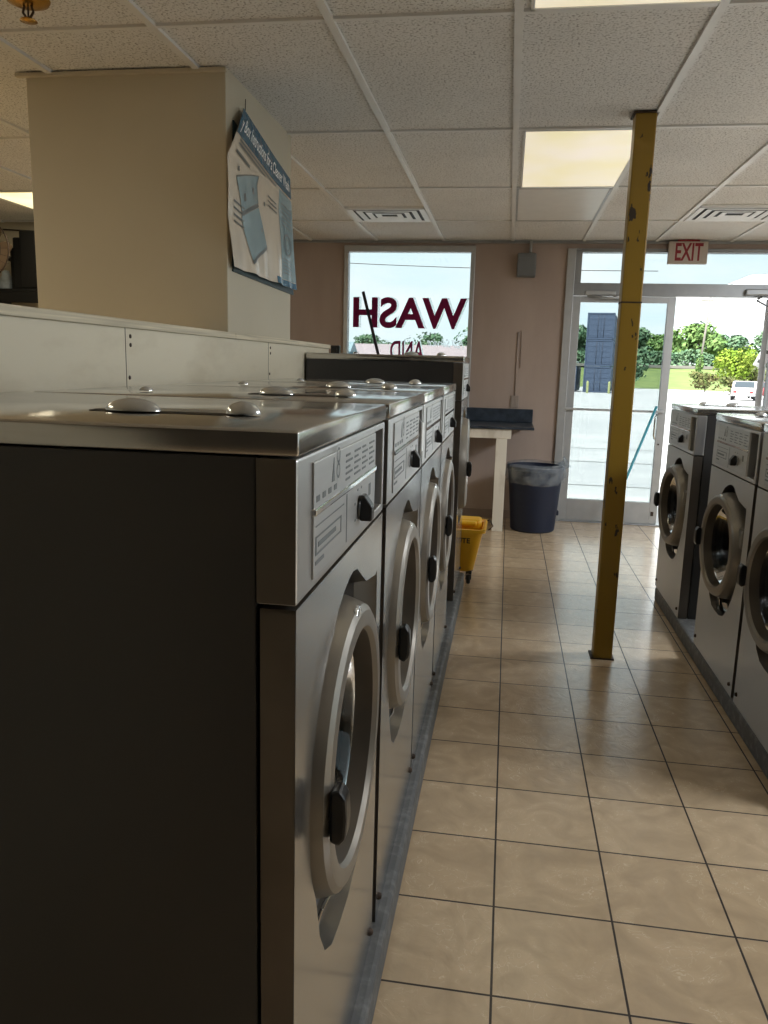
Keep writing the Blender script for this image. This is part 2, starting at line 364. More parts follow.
# boxed pillar
pm = MB().box((-1.975, 3.15, 0), (-1.14, 4.085, CE + .2), .004)
pl = struct(pm.build('wall_pillar', PILLARM))
MB().box((-2.01, 3.128, CE - .012), (-1.132, 3.15, CE + .002), .002).build('edge_trim', PILLARM, pl)
# curbs under the machines
cb = MB().box((-1.1, .86, 0), (-.214, 4.90, .10), .012); struct(cb.build('trim_1', CURB))
cb = MB().box((.965, 2.2, 0), (1.80, 4.92, .085), .012); struct(cb.build('trim_2', CURB))
struct(MB().box((.45, YW - .012, 0), (1.45, YW + .1, .012), .003).build('trim_3', FRAMED))
bs = MB().box((-2.48, YW - .012, 0), (.47, YW, .08), .003); struct(bs.build('baseboard_front', mat('dull tan baseboard', (.26, .20, .17), .6, noise_amt=.1)))

# ------------------------------------------------------------------ shop window with painted letters
Y0 = YW - .02
wf = MB()
for b in (((-1.545, 2.395), (-.352, 2.45)), ((-1.545, .85), (-.352, .91)), ((-1.545, .91), (-1.505, 2.395)), ((-.392, .91), (-.352, 2.395))):
    wf.box((b[0][0], Y0, b[0][1]), (b[1][0], YW + .07, b[1][1]), .004)
win = struct(wf.build('window_1', FRAME))
MB().box((-1.505, YW + .03, .91), (-.392, YW + .036, 2.395)).build('window_pane', WINGLASS, win)
def window_text(name, body, x_left, x_right, z0, z1, m, bold, y, slant=0., rise=0., parent=win):
    vs, fs, wd = text_geo(body, z1 - z0, bold)
    k = (x_right - x_left) / wd
    V = [(x_right - vx * k - slant * vz, y, z0 + vz + rise * vx * k) for vx, vz in vs]
    mb = MB(); mb.add(V, fs)
    V2 = [(a, b + .002, c) for a, b, c in V]; mb.add(V2, [f[::-1] for f in fs])
    return mb.build(name, m, parent)
window_text('painted_lettering', 'WASH', -1.462, -.412, 1.722, 2.0, MBACK, .028, YW + .0265)
window_text('letter_shadow', 'WASH', -1.447, -.392, 1.722, 2.006, WBACK, .034, YW +.0385)
window_text('painted_lettering', 'AND', -1.105, -.789, 1.43, 1.61, MBACK, .012, YW + .0265)
window_text('letter_shadow', 'AND', -1.096, -.778, 1.43, 1.612, WBACK, .016, YW +.0385)
window_text('script_lettering', 'Full Service', -.75, -.42, 1.55, 1.625, WBACK, .012, YW +.0385, .35, .06)

# ------------------------------------------------------------------ entrance
ef = MB()
for lo, hi in (((.47, 0), (.522, 2.43)), ((2.225, 0), (2.27, 2.43)), ((.47, 2.411), (2.27, 2.43)), ((.522, 2.035), (2.225, 2.141)), ((.522, 2.141), (.578, 2.411)), ((2.20, 2.141), (2.225, 2.411)), ((.522, 2.40), (2.225, 2.411))):
    ef.box((lo[0], YW - .025, lo[1]), (hi[0], YW + .08, hi[1]), .003)
entr = struct(ef.build('window_2', FRAMED))
MB().box((.578, YW + .03, 2.141), (2.20, YW + .036, 2.40)).build('window_pane', WINGLASS, entr)
MB().box((.452, YW - .03, 0), (.523, YW + .02, 2.43), .004).build('window_jamb', FRAME, entr)
MB().box((1.95, YW - .075, 2.05), (2.21, YW - .026, 2.10), .008).tube([(2.06, YW - .05, 2.07), (2.06, YW - .05, 2.02)], .012).tube([(2.08, YW - .06, 2.035), (2.03, YW - .12, 2.0), (2.26, YW + .22, 1.96)], .008).build('door_closer', FRAMED, entr)
# right glazing, beyond the picture's edge
wf = MB()
for b in (((2.95, 2.37), (5.0, 2.43)), ((2.95, .5), (5.0, .56)), ((2.95, .56), (3.0, 2.37)), ((4.95, .56), (5.0, 2.37)), ((3.95, .56), (4.0, 2.37))):
    wf.box((b[0][0], Y0, b[0][1]), (b[1][0], YW + .07, b[1][1]), .004)
win3 = struct(wf.build('window_3', FRAME))
MB().box((3.0, YW + .03, .56), (4.95, YW + .036, 2.37)).build('window_pane', WINGLASS, win3)

def door_leaf(name, W, H=2.0):
    """leaf in local x 0..W, z .02..H, thickness about y=0, outside is +y"""
    d = MB()
    d.box((0, -.022, .015), (.068, .022, H), .003).box((W - .068, -.022, .015), (W, .022, H), .003)
    d.box((.068, -.022, .015), (W - .068, .022, .213), .003).box((.068, -.022, H - .05), (W - .068, .022, H), .003)
    o = struct(d.build(name, FRAME))
    MB().box((.068, -.003, .213), (W - .068, .003, H - .05)).build('door_pane', WINGLASS, o)
    p = MB().box((-.005, -.065, 1.03), (W - .03, -.045, 1.05), .004)
    for x in (.03, W - .05): p.box((x, -.05, 1.03), (x + .03, -.02, 1.05), .003)
    p.build('push_bar', FRAME, o)
    hd = MB().tube([(W - .085, -.02, 1.02), (W - .085, -.075, 1.02), (W - .10, -.08, .99), (W - .10, -.08, .83), (W - .085, -.075, .80), (W - .085, -.02, .80)], .008)
    hd.build('pull_handle', CHROME, o)
    MB().box((W - .055, -.026, .09), (W - .03, -.02, .13), .002).box((W - .05, -.028, .74), (W - .035, -.021, .755), .002).build('door_lock', STEELDK, o)
    return o
d1 = door_leaf('door_1', .878, 2.03); d1.location = (.524, YW + .03, 0)
MB().box((.10, -.075, 2.035), (.36, -.03, 2.075), .008).tube([(.12, -.055, 2.03), (.30, -.10, 2.012), (.47, -.05, 2.02)], .009).tube([(.34, -.06, 2.02), (.5, -.06, 2.0)], .012).build('door_closer', FRAME, d1)
d2 = door_leaf('door_2', .83, 2.03); d2.location = (2.19, YW + .10, 0); d2.rotation_euler = (0, 0, math.radians(72.8))
# notice taped on the open leaf's free edge side
nt = MB().box((-.05, -.004, -.19), (.05, .004, .19), .002)
for k in range(3): nt.box((-.03, -.0055, -.15 + .1 * k), (.03 + .01 * (k % 2), -.0035, -.12 + .1 * k), mi=1)
t = nt.build('paper_notice', [WPAINT, PGREY]); t.location = (2.385, 7.98, 1.63); t.rotation_euler = (0, math.radians(24), math.radians(-6))
tag(t, 'white tilted notice hung on the open door leaf at the right edge', 'notice')

# ------------------------------------------------------------------ washing machines
def egg(R, n=14):
    """door recess outline (u right, v up, about the door centre), counter-clockwise from the right"""
    s = R / .235; pts = [(.268, .20), (.262, .215), (.250, .21)]           # pointed shoulder above the hinge
    pts += [(.150, .225), (.10, .250), (.065, .268), (.03, .274), (-.005, .270), (-.04, .260), (-.075, .245)]
    for k in range(n + 1):
        a = math.radians(118 + (214 - 118) * k / n); pts.append((.243 * math.cos(a), .243 * math.sin(a)))
    pts += [(-.175, -.215), (-.14, -.268), (-.09, -.298), (-.03, -.306), (.04, -.306), (.10, -.292), (.15, -.255), (.20, -.19), (.245, -.10), (.265, -.02), (.270, .08)]
    return [(x * s, y * s) for x, y in pts]
def panel_with_hole(mb, x0, x1, z0, z1, hole, ya, yb, shrink, c, mi_hole=0):
    """front sheet at y=ya with a hole whose chamfered wall runs back to yb"""
    bm = bmesh.new()
    outer = [bm.verts.new((x, ya, z)) for x, z in ((x0, z0), (x1, z0), (x1, z1), (x0, z1))]
    inner = [bm.verts.new((c[0] + u, ya, c[1] + v)) for u, v in hole]
    es = [bm.edges.new((outer[i], outer[(i + 1) % 4])) for i in range(4)] + [bm.edges.new((inner[i], inner[(i + 1) % len(inner)])) for i in range(len(inner))]
    bmesh.ops.triangle_fill(bm, use_beauty=True, edges=es)
    for f in list(bm.faces):
        if f.normal.y > 0: f.normal_flip()
    mb.bm(bm, 0)
    n = len(hole)
    A = [(c[0] + u, ya, c[1] + v) for u, v in hole]; B = [(c[0] + u * shrink, yb, c[1] + v * shrink) for u, v in hole]
    mb.add(A + B, [(i, (i + 1) % n, n + (i + 1) % n, n + i) for i in range(n)], mi_hole, True)
    # sides of the sheet
    for lo, hi in (((x0, ya, z0), (x0 + .004, yb, z1)), ((x1 - .004, ya, z0), (x1, yb, z1)), ((x0, ya, z1 - .004), (x1, yb, z1)), ((x0, ya, z0), (x1, yb, z0 + .004))):
        mb.box((lo[0], lo[1] + .0005, lo[2]), hi, mi=2)
    # back plate with a round opening for the drum
    return B
def ring_plate(outline, R, y, c, n=40):
    bm = bmesh.new()
    o = [bm.verts.new((p[0], y, p[2])) for p in outline]; i_ = [bm.verts.new((c[0] + R * math.cos(2 * PI * k / n), y, c[1] + R * math.sin(2 * PI * k / n))) for k in range(n)]
    es = [bm.edges.new((o[k], o[(k + 1) % len(o)])) for k in range(len(o))] + [bm.edges.new((i_[k], i_[(k + 1) % n])) for k in range(n)]
    bmesh.ops.triangle_fill(bm, use_beauty=True, edges=es); return bm

def make_washer(name, label, W, H, D, ph, R, dz, group, door_deg, dpush=0., front=None):
    """front faces local -y at y=0, x = left..right seen from the front, z up from the curb"""
    t = thing(name, label, 'washing machine', group=group)
    h = W / 2; LT = .034; zt = H - LT; zp = H - ph
    # cabinet, open toward the front panels
    b = MB()
    b.box((-h + .002, .052, 0), (-h + .012, D, zt), .002).box((h - .012, .052, 0), (h - .002, D, zt), .002).box((-h + .012, D - .01, 0), (h - .012, D, zt)).box((-h + .012, .052, 0), (h - .012, D - .01, .01))
    b.box((-h + .012, .30, .01), (h - .012, .31, zt))
    b.build('body', ENAMEL, t)
    l = MB().box((-h - .001, -.002, zt + .002), (h + .001, D + .002, H), .004, seg=3); smooth_angle(l.build('lid', LIDM, t))
    # soap compartment lid with two finger tabs
    sl = MB().box((-.145, .13, H), (-.065, .37, H + .002), .001, mi=0).box((-.139, .136, H + .002), (-.071, .364, H + .003), mi=0)
    so = sl.build('soap_lid', mat('dull dark steel lid', (.20, .19, .18), .3, .8, .06), t)
    for (x, y, rx, ry, rz) in ((-.145, .300, .022, .042, .018), (-.135, .135, .018, .026, .018), (-.2, .60, .016, .016, .010)):
        tb = MB(); pr = [(rx * math.cos(a), rz * math.sin(a)) for a in [k * PI / 14 for k in range(8)]]
        pr = [(max(rr, .0001), zz) for rr, zz in pr]
        tb.lathe(pr, 'z', 24, 0, Matrix.Translation((x, y, H + .003)), sy=ry / rx).build('finger_tab', CLEARP, so if rx > .02 else t)
    # control panel: side cheeks, plate area and the coin slot
    c = MB(); z0, z1 = zp + .003, zt - .001
    sl0, sl1 = h - .118, h - .018
    c.box((-h, 0, z0), (sl0, .05, z1), .003).box((sl1, 0, z0), (h, .05, z1), .003).box((sl0, 0, z0), (sl1, .05, z0 + .016), .002).box((sl0, 0, z1 - .012), (sl1, .05, z1), .002)
    c.box((-h - .0008, .001, z0 + .002), (-h + .001, .05, z1), mi=1)  # thin sheet over the left cheek, dark reflection put into its colour
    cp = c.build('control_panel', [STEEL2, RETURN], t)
    MB().box((sl0, .044, z0 + .016), (sl1, .05, z1 - .012)).box((sl0 + .02, .022, z0 + .02), (sl1 - .03, .044, z0 + .06), .003).build('coin_slot', DARK, t)
    px0, px1 = -h + .075, sl0 - .006
    zm = z0 + (z1 - z0) * .56
    up = MB().box((px0, -.003, zm + .006), (px1, .001, z1 - .012), .0012, mi=0)
    pw_ = px1 - px0; ph_ = z1 - .012 - zm - .006
    for k in range(4):                                             # columns of small print
        for q in range(5):
            xx = px0 + pw_ * (.42 + .145 * k); zz = zm + .006 + ph_ * (.16 + .15 * q)
            up.box((xx, -.0036, zz), (xx + pw_ * (.07 + .04 * ((k + q) % 2)), -.0029, zz + .0035), mi=1)
    ax = px0 + pw_ * .24; az = zm + ph_ * .45
    up.prism([(ax - .012, az), (ax + .006, az), (ax + .001, az + .034)], 'y', -.0036, -.0029, mi=1)
    for dz_ in (0, .022): up.lathe([(.008, -.0036), (.012, -.0036)], 'y', 18, 1, Matrix.Translation((ax + .03, 0, az + .012 + dz_)), False)
    for k in range(4): up.box((px0 + .012 + .035 * k, -.0036, zm + .014), (px0 + .03 + .035 * k, -.0029, zm + .022), mi=1)
    up.build('instruction_plate', [PLATE, PRINT], t)
    lp = MB().box((px0, -.003, z0 + .014), (px1, .001, zm - .002), .0012, mi=0)
    lh = zm - z0 - .016
    for lo, hi in (((.02, .62), (.36, .65)), ((.02, .35), (.36, .38)), ((.02, .35), (.03, .65)), ((.35, .35), (.36, .65)), ((.05, .46), (.28, .54)), ((.02, .80), (.4, .82)), ((.02, .20), (.12, .26)), ((.44, .05), (.45, .95)), ((.86, .55), (.90, .8))):
        lp.box((px0 + pw_ * lo[0], -.0036, z0 + .014 + lh * lo[1]), (px0 + pw_ * hi[0], -.0029, z0 + .014 + lh * hi[1]), mi=1)
    for q in range(6):
        a = math.radians(-30 + 48 * q); lp.box((px0 + pw_ * .67 + .04 * math.cos(a) - .004, -.0036, z0 + .014 + lh * .5 + .034 * math.sin(a) - .002), (px0 + pw_ * .67 + .04 * math.cos(a) + .004, -.0029, z0 + .014 + lh * .5 + .034 * math.sin(a) + .002), mi=1)
    lp.build('program_plate', [PLATE, PRINT], t)
    MB().box((px0, -.006, zm - .003), (px1, .001, zm + .007), .002).build('panel_rail', CHROME, t)
    ku, kz = px0 + pw_ * .67, z0 + .014 + lh * .48
    kn = MB().lathe([(.0001, -.008), (.019, -.008), (.021, -.002)], 'y', 24, 0, Matrix.Translation((ku, 0, kz)))
    kn.prism([(-.006, kz - .021), (-.027, kz - .021), (-.027, kz + .004), (-.013, kz + .023), (-.006, kz + .023)], 'x', ku - .014, ku + .014, .003)
    kn.build('program_dial', BLACK, t)
    # lower front with the door recess
    f = MB(); ctr = (.0, dz)
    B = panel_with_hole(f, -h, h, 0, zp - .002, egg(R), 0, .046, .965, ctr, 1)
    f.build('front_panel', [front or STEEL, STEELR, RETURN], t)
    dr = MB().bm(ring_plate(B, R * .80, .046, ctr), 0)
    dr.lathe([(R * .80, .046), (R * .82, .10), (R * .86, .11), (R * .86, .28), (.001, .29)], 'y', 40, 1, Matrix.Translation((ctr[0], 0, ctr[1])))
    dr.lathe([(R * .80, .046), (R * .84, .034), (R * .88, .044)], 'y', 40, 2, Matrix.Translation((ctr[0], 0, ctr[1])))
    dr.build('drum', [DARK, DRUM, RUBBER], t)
    # chrome plates added for the bright sky reflection of the recess's lower lip
    for q, a in enumerate((-105, -77)):
        M = Matrix.Translation((ctr[0], 0, ctr[1])) @ Matrix.Rotation(-math.radians(a + 90), 4, 'Y')
        MB().box((-.036, .016, -R * 1.235), (.036, .022, -R * 1.06), .002, M=M @ Matrix.Translation((0, .02, -R * 1.1)) @ Matrix.Rotation(.25, 4, 'X') @ Matrix.Translation((0, -.02, R * 1.1))).build('lip_glint_plate', CHROME, t)
    MB().box((R * 1.0, -.004, dz + R * .18), (R * 1.12, .03, dz + R * .48), .005).build('door_hinge', ALU, t)
    for q in (-1, 1):
        MB().lathe([(.0001, -.009), (.006, -.008), (.0085, -.003), (.009, 0)], 'y', 12, 0, Matrix.Translation((q * (h - .035), 0, .045))).build('panel_bolt', STEELDK, t)
    # door, hinged on the right
    hx = R * 1.06
    ring = [(R * .985, .030), (R * 1.0, .025), (R * .992, .006), (R * .958, -.020), (R * .940, -.030), (R * .90, -.0365), (R * .83, -.039), (R * .79, -.037), (R * .768, -.028), (R * .752, -.012), (R * .735, .008), (R * .72, .024), (R * .985, .030)]
    dm = MB().lathe(ring[:9], 'y', 72, 0, Matrix.Translation((-hx, dpush, 0))).lathe(ring[8:], 'y', 72, 1, Matrix.Translation((-hx, dpush, 0)))
    dm.box((-.05, -.012 + dpush, R * .16), (.004, .024 + dpush, R * .50), .006)
    door = dm.build('door', [ALU, INNER], t, (ctr[0] + hx, 0, ctr[1])); smooth_angle(door, 24)
    door.rotation_euler = (0, 0, math.radians(door_deg))
    gl = [(R * .735, .006), (R * .70, .012), (R * .6, .045), (R * .45, .075), (R * .25, .092), (.001, .097)]
    MB().lathe(gl, 'y', 40, 0, Matrix.Translation((-hx, dpush, 0))).build('door_glass', BOWL, door)
    bd = MB().lathe([(.0001, -.0345), (.017, -.0345), (.021, -.032), (.021, -.028)], 'y', 24, 0, Matrix.Translation((-hx, dpush, R * .88)), sx=1.25)
    bd.build('door_badge', CLEARP, door)
    hd = MB(); hxx = -hx - R * .86
    hd.tube([(hxx, -.02 + dpush, -.004), (hxx, -.046 + dpush, -.004)], .012, 12)
    hd.prism([(-.046, -.072), (-.060, -.078), (-.070, -.066), (-.072, -.036), (-.070, -.004), (-.060, .010), (-.046, .004)], 'x', hxx - .017, hxx + .017, .005, M=Matrix.Translation((0, dpush + .008, .032)))
    hd.build('door_handle', BLACK, door)
    return t
GL = 'stainless front loading washers in the left row'
left = make_washer('front_load_washer', 'nearest washing machine with its dark side panel filling the lower left', 0.675, 1.215, .80, .219, .252, .655, GL, 0, .016)
lab = ['second washing machine of the left row, with a paper tag at its coin slot',
       'third washing machine of the left row counting from the nearest',
       'fourth washing machine of the left row, just before the taller machine']
LW = [left] + [copy_tree(left) for _ in range(3)]
for o, y, k in zip(LW, (1.236, 1.965, 2.66, 3.37), range(4)):
    o.location = (LFX, y, .10); o.rotation_euler = (0, 0, PI / 2)
    if k: o['label'] = lab[k - 1]
tg = MB().box((.223, -.012, 1.055), (.262, -.008, 1.135), .001).tube([(.242, -.011, 1.13), (.245, .01, 1.16)], .0015, 6)
tag(tg.build('paper_tag', WPAINT, LW[1]), 'white paper tag')
big = make_washer('front_load_washer', 'tallest washing machine at the far end of the left row, under the shop window', .61, 1.345, .855, .235, .27, .74, GL, 2, .014)
big.location = (LFX, 4.56, .10); big.rotation_euler = (0, 0, PI / 2)
GR = 'grey front loading washers in the right row'
right = make_washer('front_load_washer', 'farthest washing machine of the right row, standing apart beside the glass door', .675, 1.125, .80, .243, .235, .565, GR, 3.5, .014, SATIN)
RW = [right, copy_tree(right), copy_tree(right)]
for o, y in zip(RW, (4.612, 3.562, 2.85)):
    o.location = (RFX, y, .085); o.rotation_euler = (0, 0, -PI / 2)
RW[1]['label'] = 'middle washing machine of the right row, whole front in view with its round door ajar'
RW[2]['label'] = 'washing machine cut off by the right edge of the picture'

# ------------------------------------------------------------------ yellow post
p = thing('support_post', 'chipped yellow square steel post from tiled floor to ceiling', 'post', (.527, 3.83, 0))
MB().box((-.045, -.045, 0), (.045, .045, CE + .005), .006).build('post_shaft', YELLOW, p)
MB().box((-.058, -.052, 0), (.056, .06, .006), .002).build('base_plate', STEELDK, p)
MB().box((-.0465, -.0465, 1.693), (.0465, .0465, 1.700), .001).build('weld_band', STEELDK, p)
MB().box((-.055, -.055, CE - .004), (.055, .055, CE + .004), .002).build('ceiling_collar', STEELDK, p)

# ------------------------------------------------------------------ table, bin, bucket, poles
tb = thing('folding_counter', 'laundry folding table with blue laminate top and white wooden leg', 'table', (-.45, 7.0, 0))
MB().box((-.5, -.29, .880), (.685, .345, .902), .006).build('tabletop', LAMIN, tb)
MB().box((-.5, .325, .902), (.685, .347, 1.024), .006).build('backsplash', LAMIN, tb)
MB().box((-.5, -.27, .800), (.495, -.235, .878), .003).build('apron', WHITEW, tb); MB().box((-.5, .31, .800), (.495, .345, .878), .003).build('apron', WHITEW, tb)
for x in (.372, -.47):
    MB().box((x, -.265, 0), (x + .092, -.225, .800), .003).box((x, -.225, 0), (x + .04, -.20, .800)).build('leg', WHITEW, tb)
bn = thing('trash_bin', 'dark blue round trash bin with clear liner, between table and door', 'bin', (.272, 6.90, 0))
bo = MB().lathe([(.001, 0), (.178, 0), (.190, .012), (.214, .30), (.236, .535), (.246, .54), (.246, .565), (.234, .565), (.206, .30), (.183, .02), (.001, .02)], 'z', 48)
bo.box((.18, -.03, .14), (.218, .03, .18), .006)
smooth_angle(bo.build('bin_body', BIN, bn), 40)
lm, ntr, bsd = node_mat('clear crinkled liner'); ntr.nodes.remove(bsd)
tr = ntr.nodes.new('ShaderNodeBsdfTransparent'); tr.inputs[0].default_value = (.85, .88, .9, 1); gs = ntr.nodes.new('ShaderNodeBsdfPrincipled'); gs.inputs['Base Color'].default_value = (.50, .55, .60, 1); gs.inputs['Roughness'].default_value = .25
tcn = ntr.nodes.new('ShaderNodeTexCoord'); nn = ntr.nodes.new('ShaderNodeTexNoise'); nn.inputs['Scale'].default_value = 14; ntr.links.new(tcn.outputs['Object'], nn.inputs[0])
mr = ntr.nodes.new('ShaderNodeMapRange'); mr.inputs[1].default_value = .35; mr.inputs[2].default_value = .7; mr.inputs[3].default_value = .10; mr.inputs[4].default_value = .36; ntr.links.new(nn.outputs['Fac'], mr.inputs[0])
ms = ntr.nodes.new('ShaderNodeMixShader'); ntr.links.new(mr.outputs[0], ms.inputs[0]); ntr.links.new(tr.outputs[0], ms.inputs[1]); ntr.links.new(gs.outputs[0], ms.inputs[2]); ntr.links.new(ms.outputs[0], ntr.nodes['Material Output'].inputs['Surface'])
lv, lf = [], []; NA, NZ = 72, 12
for k in range(NZ):
    s = k / (NZ - 1)
    for i in range(NA):
        a = 2 * PI * i / NA
        rr = .246 + .012 * math.sin(s * PI) + .018 * mnoise(Vector((math.cos(a) * 5, math.sin(a) * 5, s * 4))) * (.3 + s) + (.05 if math.cos(a - .1) > .93 and s < .25 else 0) * (math.cos(a - .1) - .93) / .07
        z = .590 - .165 * s + .010 * mnoise(Vector((math.cos(a) * 1.5, math.sin(a) * 1.5, 9))) * (s + .4)
        if s == 0: rr = .232 + .02 * mnoise(Vector((a * 3, 2, 5)))
        lv.append((rr * math.cos(a), rr * math.sin(a), z))
for k in range(NZ - 1):
    for i in range(NA): lf.append((k * NA + i, k * NA + (i + 1) % NA, (k + 1) * NA + (i + 1) % NA, (k + 1) * NA + i))
lo_ = MB().add(lv, lf, 0, True)
lo_.tube([(.20, .05, .57), (.245, .06, .61), (.235, .05, .64), (.262, .06, .60), (.25, .07, .57)], [.02, .016, .012, .018, .02], 10)
lo_.build('bin_liner', lm, bn)

bk = thing('mop_bucket', 'yellow mop bucket on casters at the end of the left row', 'bucket', (-.276, 5.12, 0))
b = MB()
def rect(hx, hy, z, n=6, rad=.05):
    out = []
    for cx_, cy_, a0 in ((hx - rad, hy - rad, 0), (-hx + rad, hy - rad, 90), (-hx + rad, -hy + rad, 180), (hx - rad, -hy + rad, 270)):
        for k in range(n + 1):
            a = math.radians(a0 + 90 * k / n); out.append((cx_ + rad * math.cos(a), cy_ + rad * math.sin(a), z))
    return out
secs = [rect(.105, .14, .085), rect(.115, .15, .095), rect(.165, .185, .348), rect(.185, .20, .351), rect(.187, .202, .373), rect(.175, .19, .375), rect(.16, .18, .363), rect(.105, .14, .10)]
n_ = len(secs[0]); vs = [q for s in secs for q in s]
fs = [(k * n_ + i, k * n_ + (i + 1) % n_, (k + 1) * n_ + (i + 1) % n_, (k + 1) * n_ + i) for k in range(len(secs) - 1) for i in range(n_)]
fs += [tuple(range(n_))[::-1], tuple(range((len(secs) - 1) * n_, len(secs) * n_))]
b.add(vs, fs, 0, True)
bo = smooth_angle(b.build('bucket_body', YELP, bk), 35)
w_ = MB().box((-.15, .02, .32), (.15, .18, .395), .02).box((-.12, -.02, .36), (.12, .04, .39), .012)
w_.build('wringer', YELP, bk)
MB().tube([(.175, .14, .365), (.20, .12, .385), (.225, -.02, .37), (.20, -.08, .355)], .004, 8).build('bucket_handle', STEELDK, bk)
for x in (-.085, .085):
    for y in (-.12, .12):
        c = MB().lathe([(.001, -.012), (.026, -.012), (.03, -.006), (.03, .006), (.026, .012), (.001, .012)], 'x', 20, 0, Matrix.Translation((x, y, .030)))
        c.box((x - .018, y - .016, .03), (x - .013, y + .016, .075)).box((x + .013, y - .016, .03), (x + .018, y + .016, .075)).box((x - .018, y - .018, .07), (x + .018, y + .018, .088))
        c.build('caster', RUBBER, bk)
vs, fs, wd = text_geo('BRUTE', .035, .02)
def slope_y(z): return -(.15 + (z - .095) / .253 * .035) - .0015
MB().add([(-.052 + q[0], slope_y(.280 + q[1]), .280 + q[1]) for q in vs], fs).build('bucket_lettering', RUBBER, bk)

st = MB().tube([(-.79, 7.28, .0), (-1.36, 7.33, 2.04)], .0145, 10); tag(st.build('window_pole', BROWNSTICK), 'dark pole leaning across the letter H in the shop window', 'pole')
st = MB().tube([(.905, 7.02, .005), (1.30, 7.28, 1.09)], .0115, 10); tag(st.build('mop_stick', TEAL), 'teal mop stick leaning against the glass door behind the yellow post', 'mop')

# ------------------------------------------------------------------ wall and ceiling fittings
jb = thing('junction_box', 'grey electrical box on tan wall between shop window and door', 'electrical box', (.10, YW, 2.28))
MB().box((-.082, -.10, -.10), (.082, 0, .10), .012).build('box_body', GREYBOX, jb)
MB().box((-.075, -.106, -.092), (.075, -.10, .06), .004).build('box_cover', GREYBOX, jb)
MB().tube([(.03, -.03, .10), (.03, -.03, .214)], .012, 10).build('conduit', FRAME, jb)
oc = thing('outlet_cover', 'tan painted outlet cover and conduit on wall above the folding table', 'outlet', (.055, YW, 1.09))
MB().box((-.03, -.012, -.055), (.045, 0, .055), .004).build('cover_plate', mat('painted over plate', (.30, .25, .22), .5, noise_amt=.1), oc)
MB().box((-.02, -.016, -.03), (-.005, -.010, .03), .001).box((.015, -.016, -.03), (.03, -.010, .03), .001).build('outlet_slots', mat('painted over plate', (.30, .25, .22)), oc)
MB().tube([(.008, -.007, .05), (.008, -.007, .62)], .006, 8).tube([(.04, -.006, .30), (.04, -.006, .62), (.03, -.006, .63)], .004, 8).build('surface_conduit', WALLP, oc)
cl_ = MB().box((-1.10, 4.866, 1.445), (-1.045, 4.91, 1.50), .005).box((-1.085, 4.862, 1.46), (-1.06, 4.868, 1.485)); tag(cl_.build('wall_clip', BLACK), 'small black box on the far end of the plywood half wall', 'clip')
ex = thing('exit_sign', 'ivory exit sign with red letters hanging above the entrance', 'sign', (1.445, 7.30, 2.39))
MB().box((-.16, -.02, -.092), (.16, .02, .092), .005).build('sign_housing', SIGNP, ex)
MB().box((-.09, -.015, .092), (.09, .015, .108), .003).build('sign_canopy', RED, ex)
vs, fs, wd = text_geo('EXIT', .145, .022)
MB().add([(-.105 + q[0] / wd * .225, -.0212, -.066 + q[1]) for q in vs], fs).build('sign_lettering', RED, ex)

def light(label, x, y0, y1, m, lit=True):
    t = thing('ceiling_light', label, 'ceiling light', (x + .3055, (y0 + y1) / 2, CE), group='ceiling light panels')
    hx, hy = .3055 - .016, (y1 - y0) / 2 - .011
    fr = MB()
    for lo, hi in (((-hx, -hy), (hx, -hy + .014)), ((-hx, hy - .014), (hx, hy)), ((-hx, -hy), (-hx + .012, hy)), ((hx - .012, -hy), (hx, hy))):
        fr.box((lo[0], lo[1], -.003), (hi[0], hi[1], .006), .001)
    fr.build('fixture_frame', GRID if lit else FRAME, t)
    MB().box((-hx + .012, -hy + .014, .001), (hx - .012, hy - .014, .006)).build('diffuser', m, t)
    return t
light('lit yellowed ceiling light panel left of the yellow post', -.03 + .02, 4.015, 5.25, LAMPW)
light('lit ceiling light panel cut off by the top edge of the picture', -.03 + .02, 1.53, 2.755, LAMPW)
light('plain white unlit ceiling light panel just beyond the lit one', -.03, 5.25, 6.40, DIFFOFF, False)
light('lit ceiling light panel at the left edge behind the pillar', -.03 - .611 * 6, 5.25, 6.40, LAMPL)
def vent(label, x, y):
    t = thing('ceiling_vent', label, 'vent', (x, y, CE), group='white ceiling air vents')
    MB().box((-.28, -.245, .001), (.28, .245, .0065)).build('vent_throat', RUBBER, t)
    for k in range(4):
        hx, hy = .285 - .062 * k, .25 - .056 * k
        ring = MB(); wdt = .040
        A = [(-hx, -hy, -.009), (hx, -hy, -.009), (hx, hy, -.009), (-hx, hy, -.009)]
        B = [(-hx + wdt, -hy + wdt, -.006), (hx - wdt, -hy + wdt, -.006), (hx - wdt, hy - wdt, -.006), (-hx + wdt, hy - wdt, -.006)]
        vs = A + B + [(p[0], p[1], p[2] + .002) for p in A + B]
        fs = []
        for i in range(4):
            j = (i + 1) % 4
            fs += [(i, 4 + i, 4 + j, j), (8 + i, 8 + j, 12 + j, 12 + i), (i, j, 8 + j, 8 + i), (4 + i, 12 + i, 12 + j, 4 + j)]
        ring.add(vs, fs).build('louver', VENTM, t)
    MB().box((-.305 + .016, -.27, -.005), (-.28, .27, .004)).box((.28, -.27, -.005), (.305 - .016, .27, .004)).box((-.29, -.27, -.005), (.29, -.245, .004)).box((-.29, .245, -.005), (.29, .27, .004)).build('vent_frame', VENTM, t)
vent('white ceiling air vent above the shop window', -.947, 6.13); vent('white ceiling air vent at the right, above the exit sign', 1.497, 6.10)
sp = thing('sprinkler_head', 'small brass sprinkler head on the ceiling at the top left corner', 'sprinkler', (-1.56, 2.52, CE))
MB().lathe([(.001, -.022), (.035, -.02), (.062, -.010), (.068, 0)], 'z', 28).build('escutcheon', BRASS, sp)
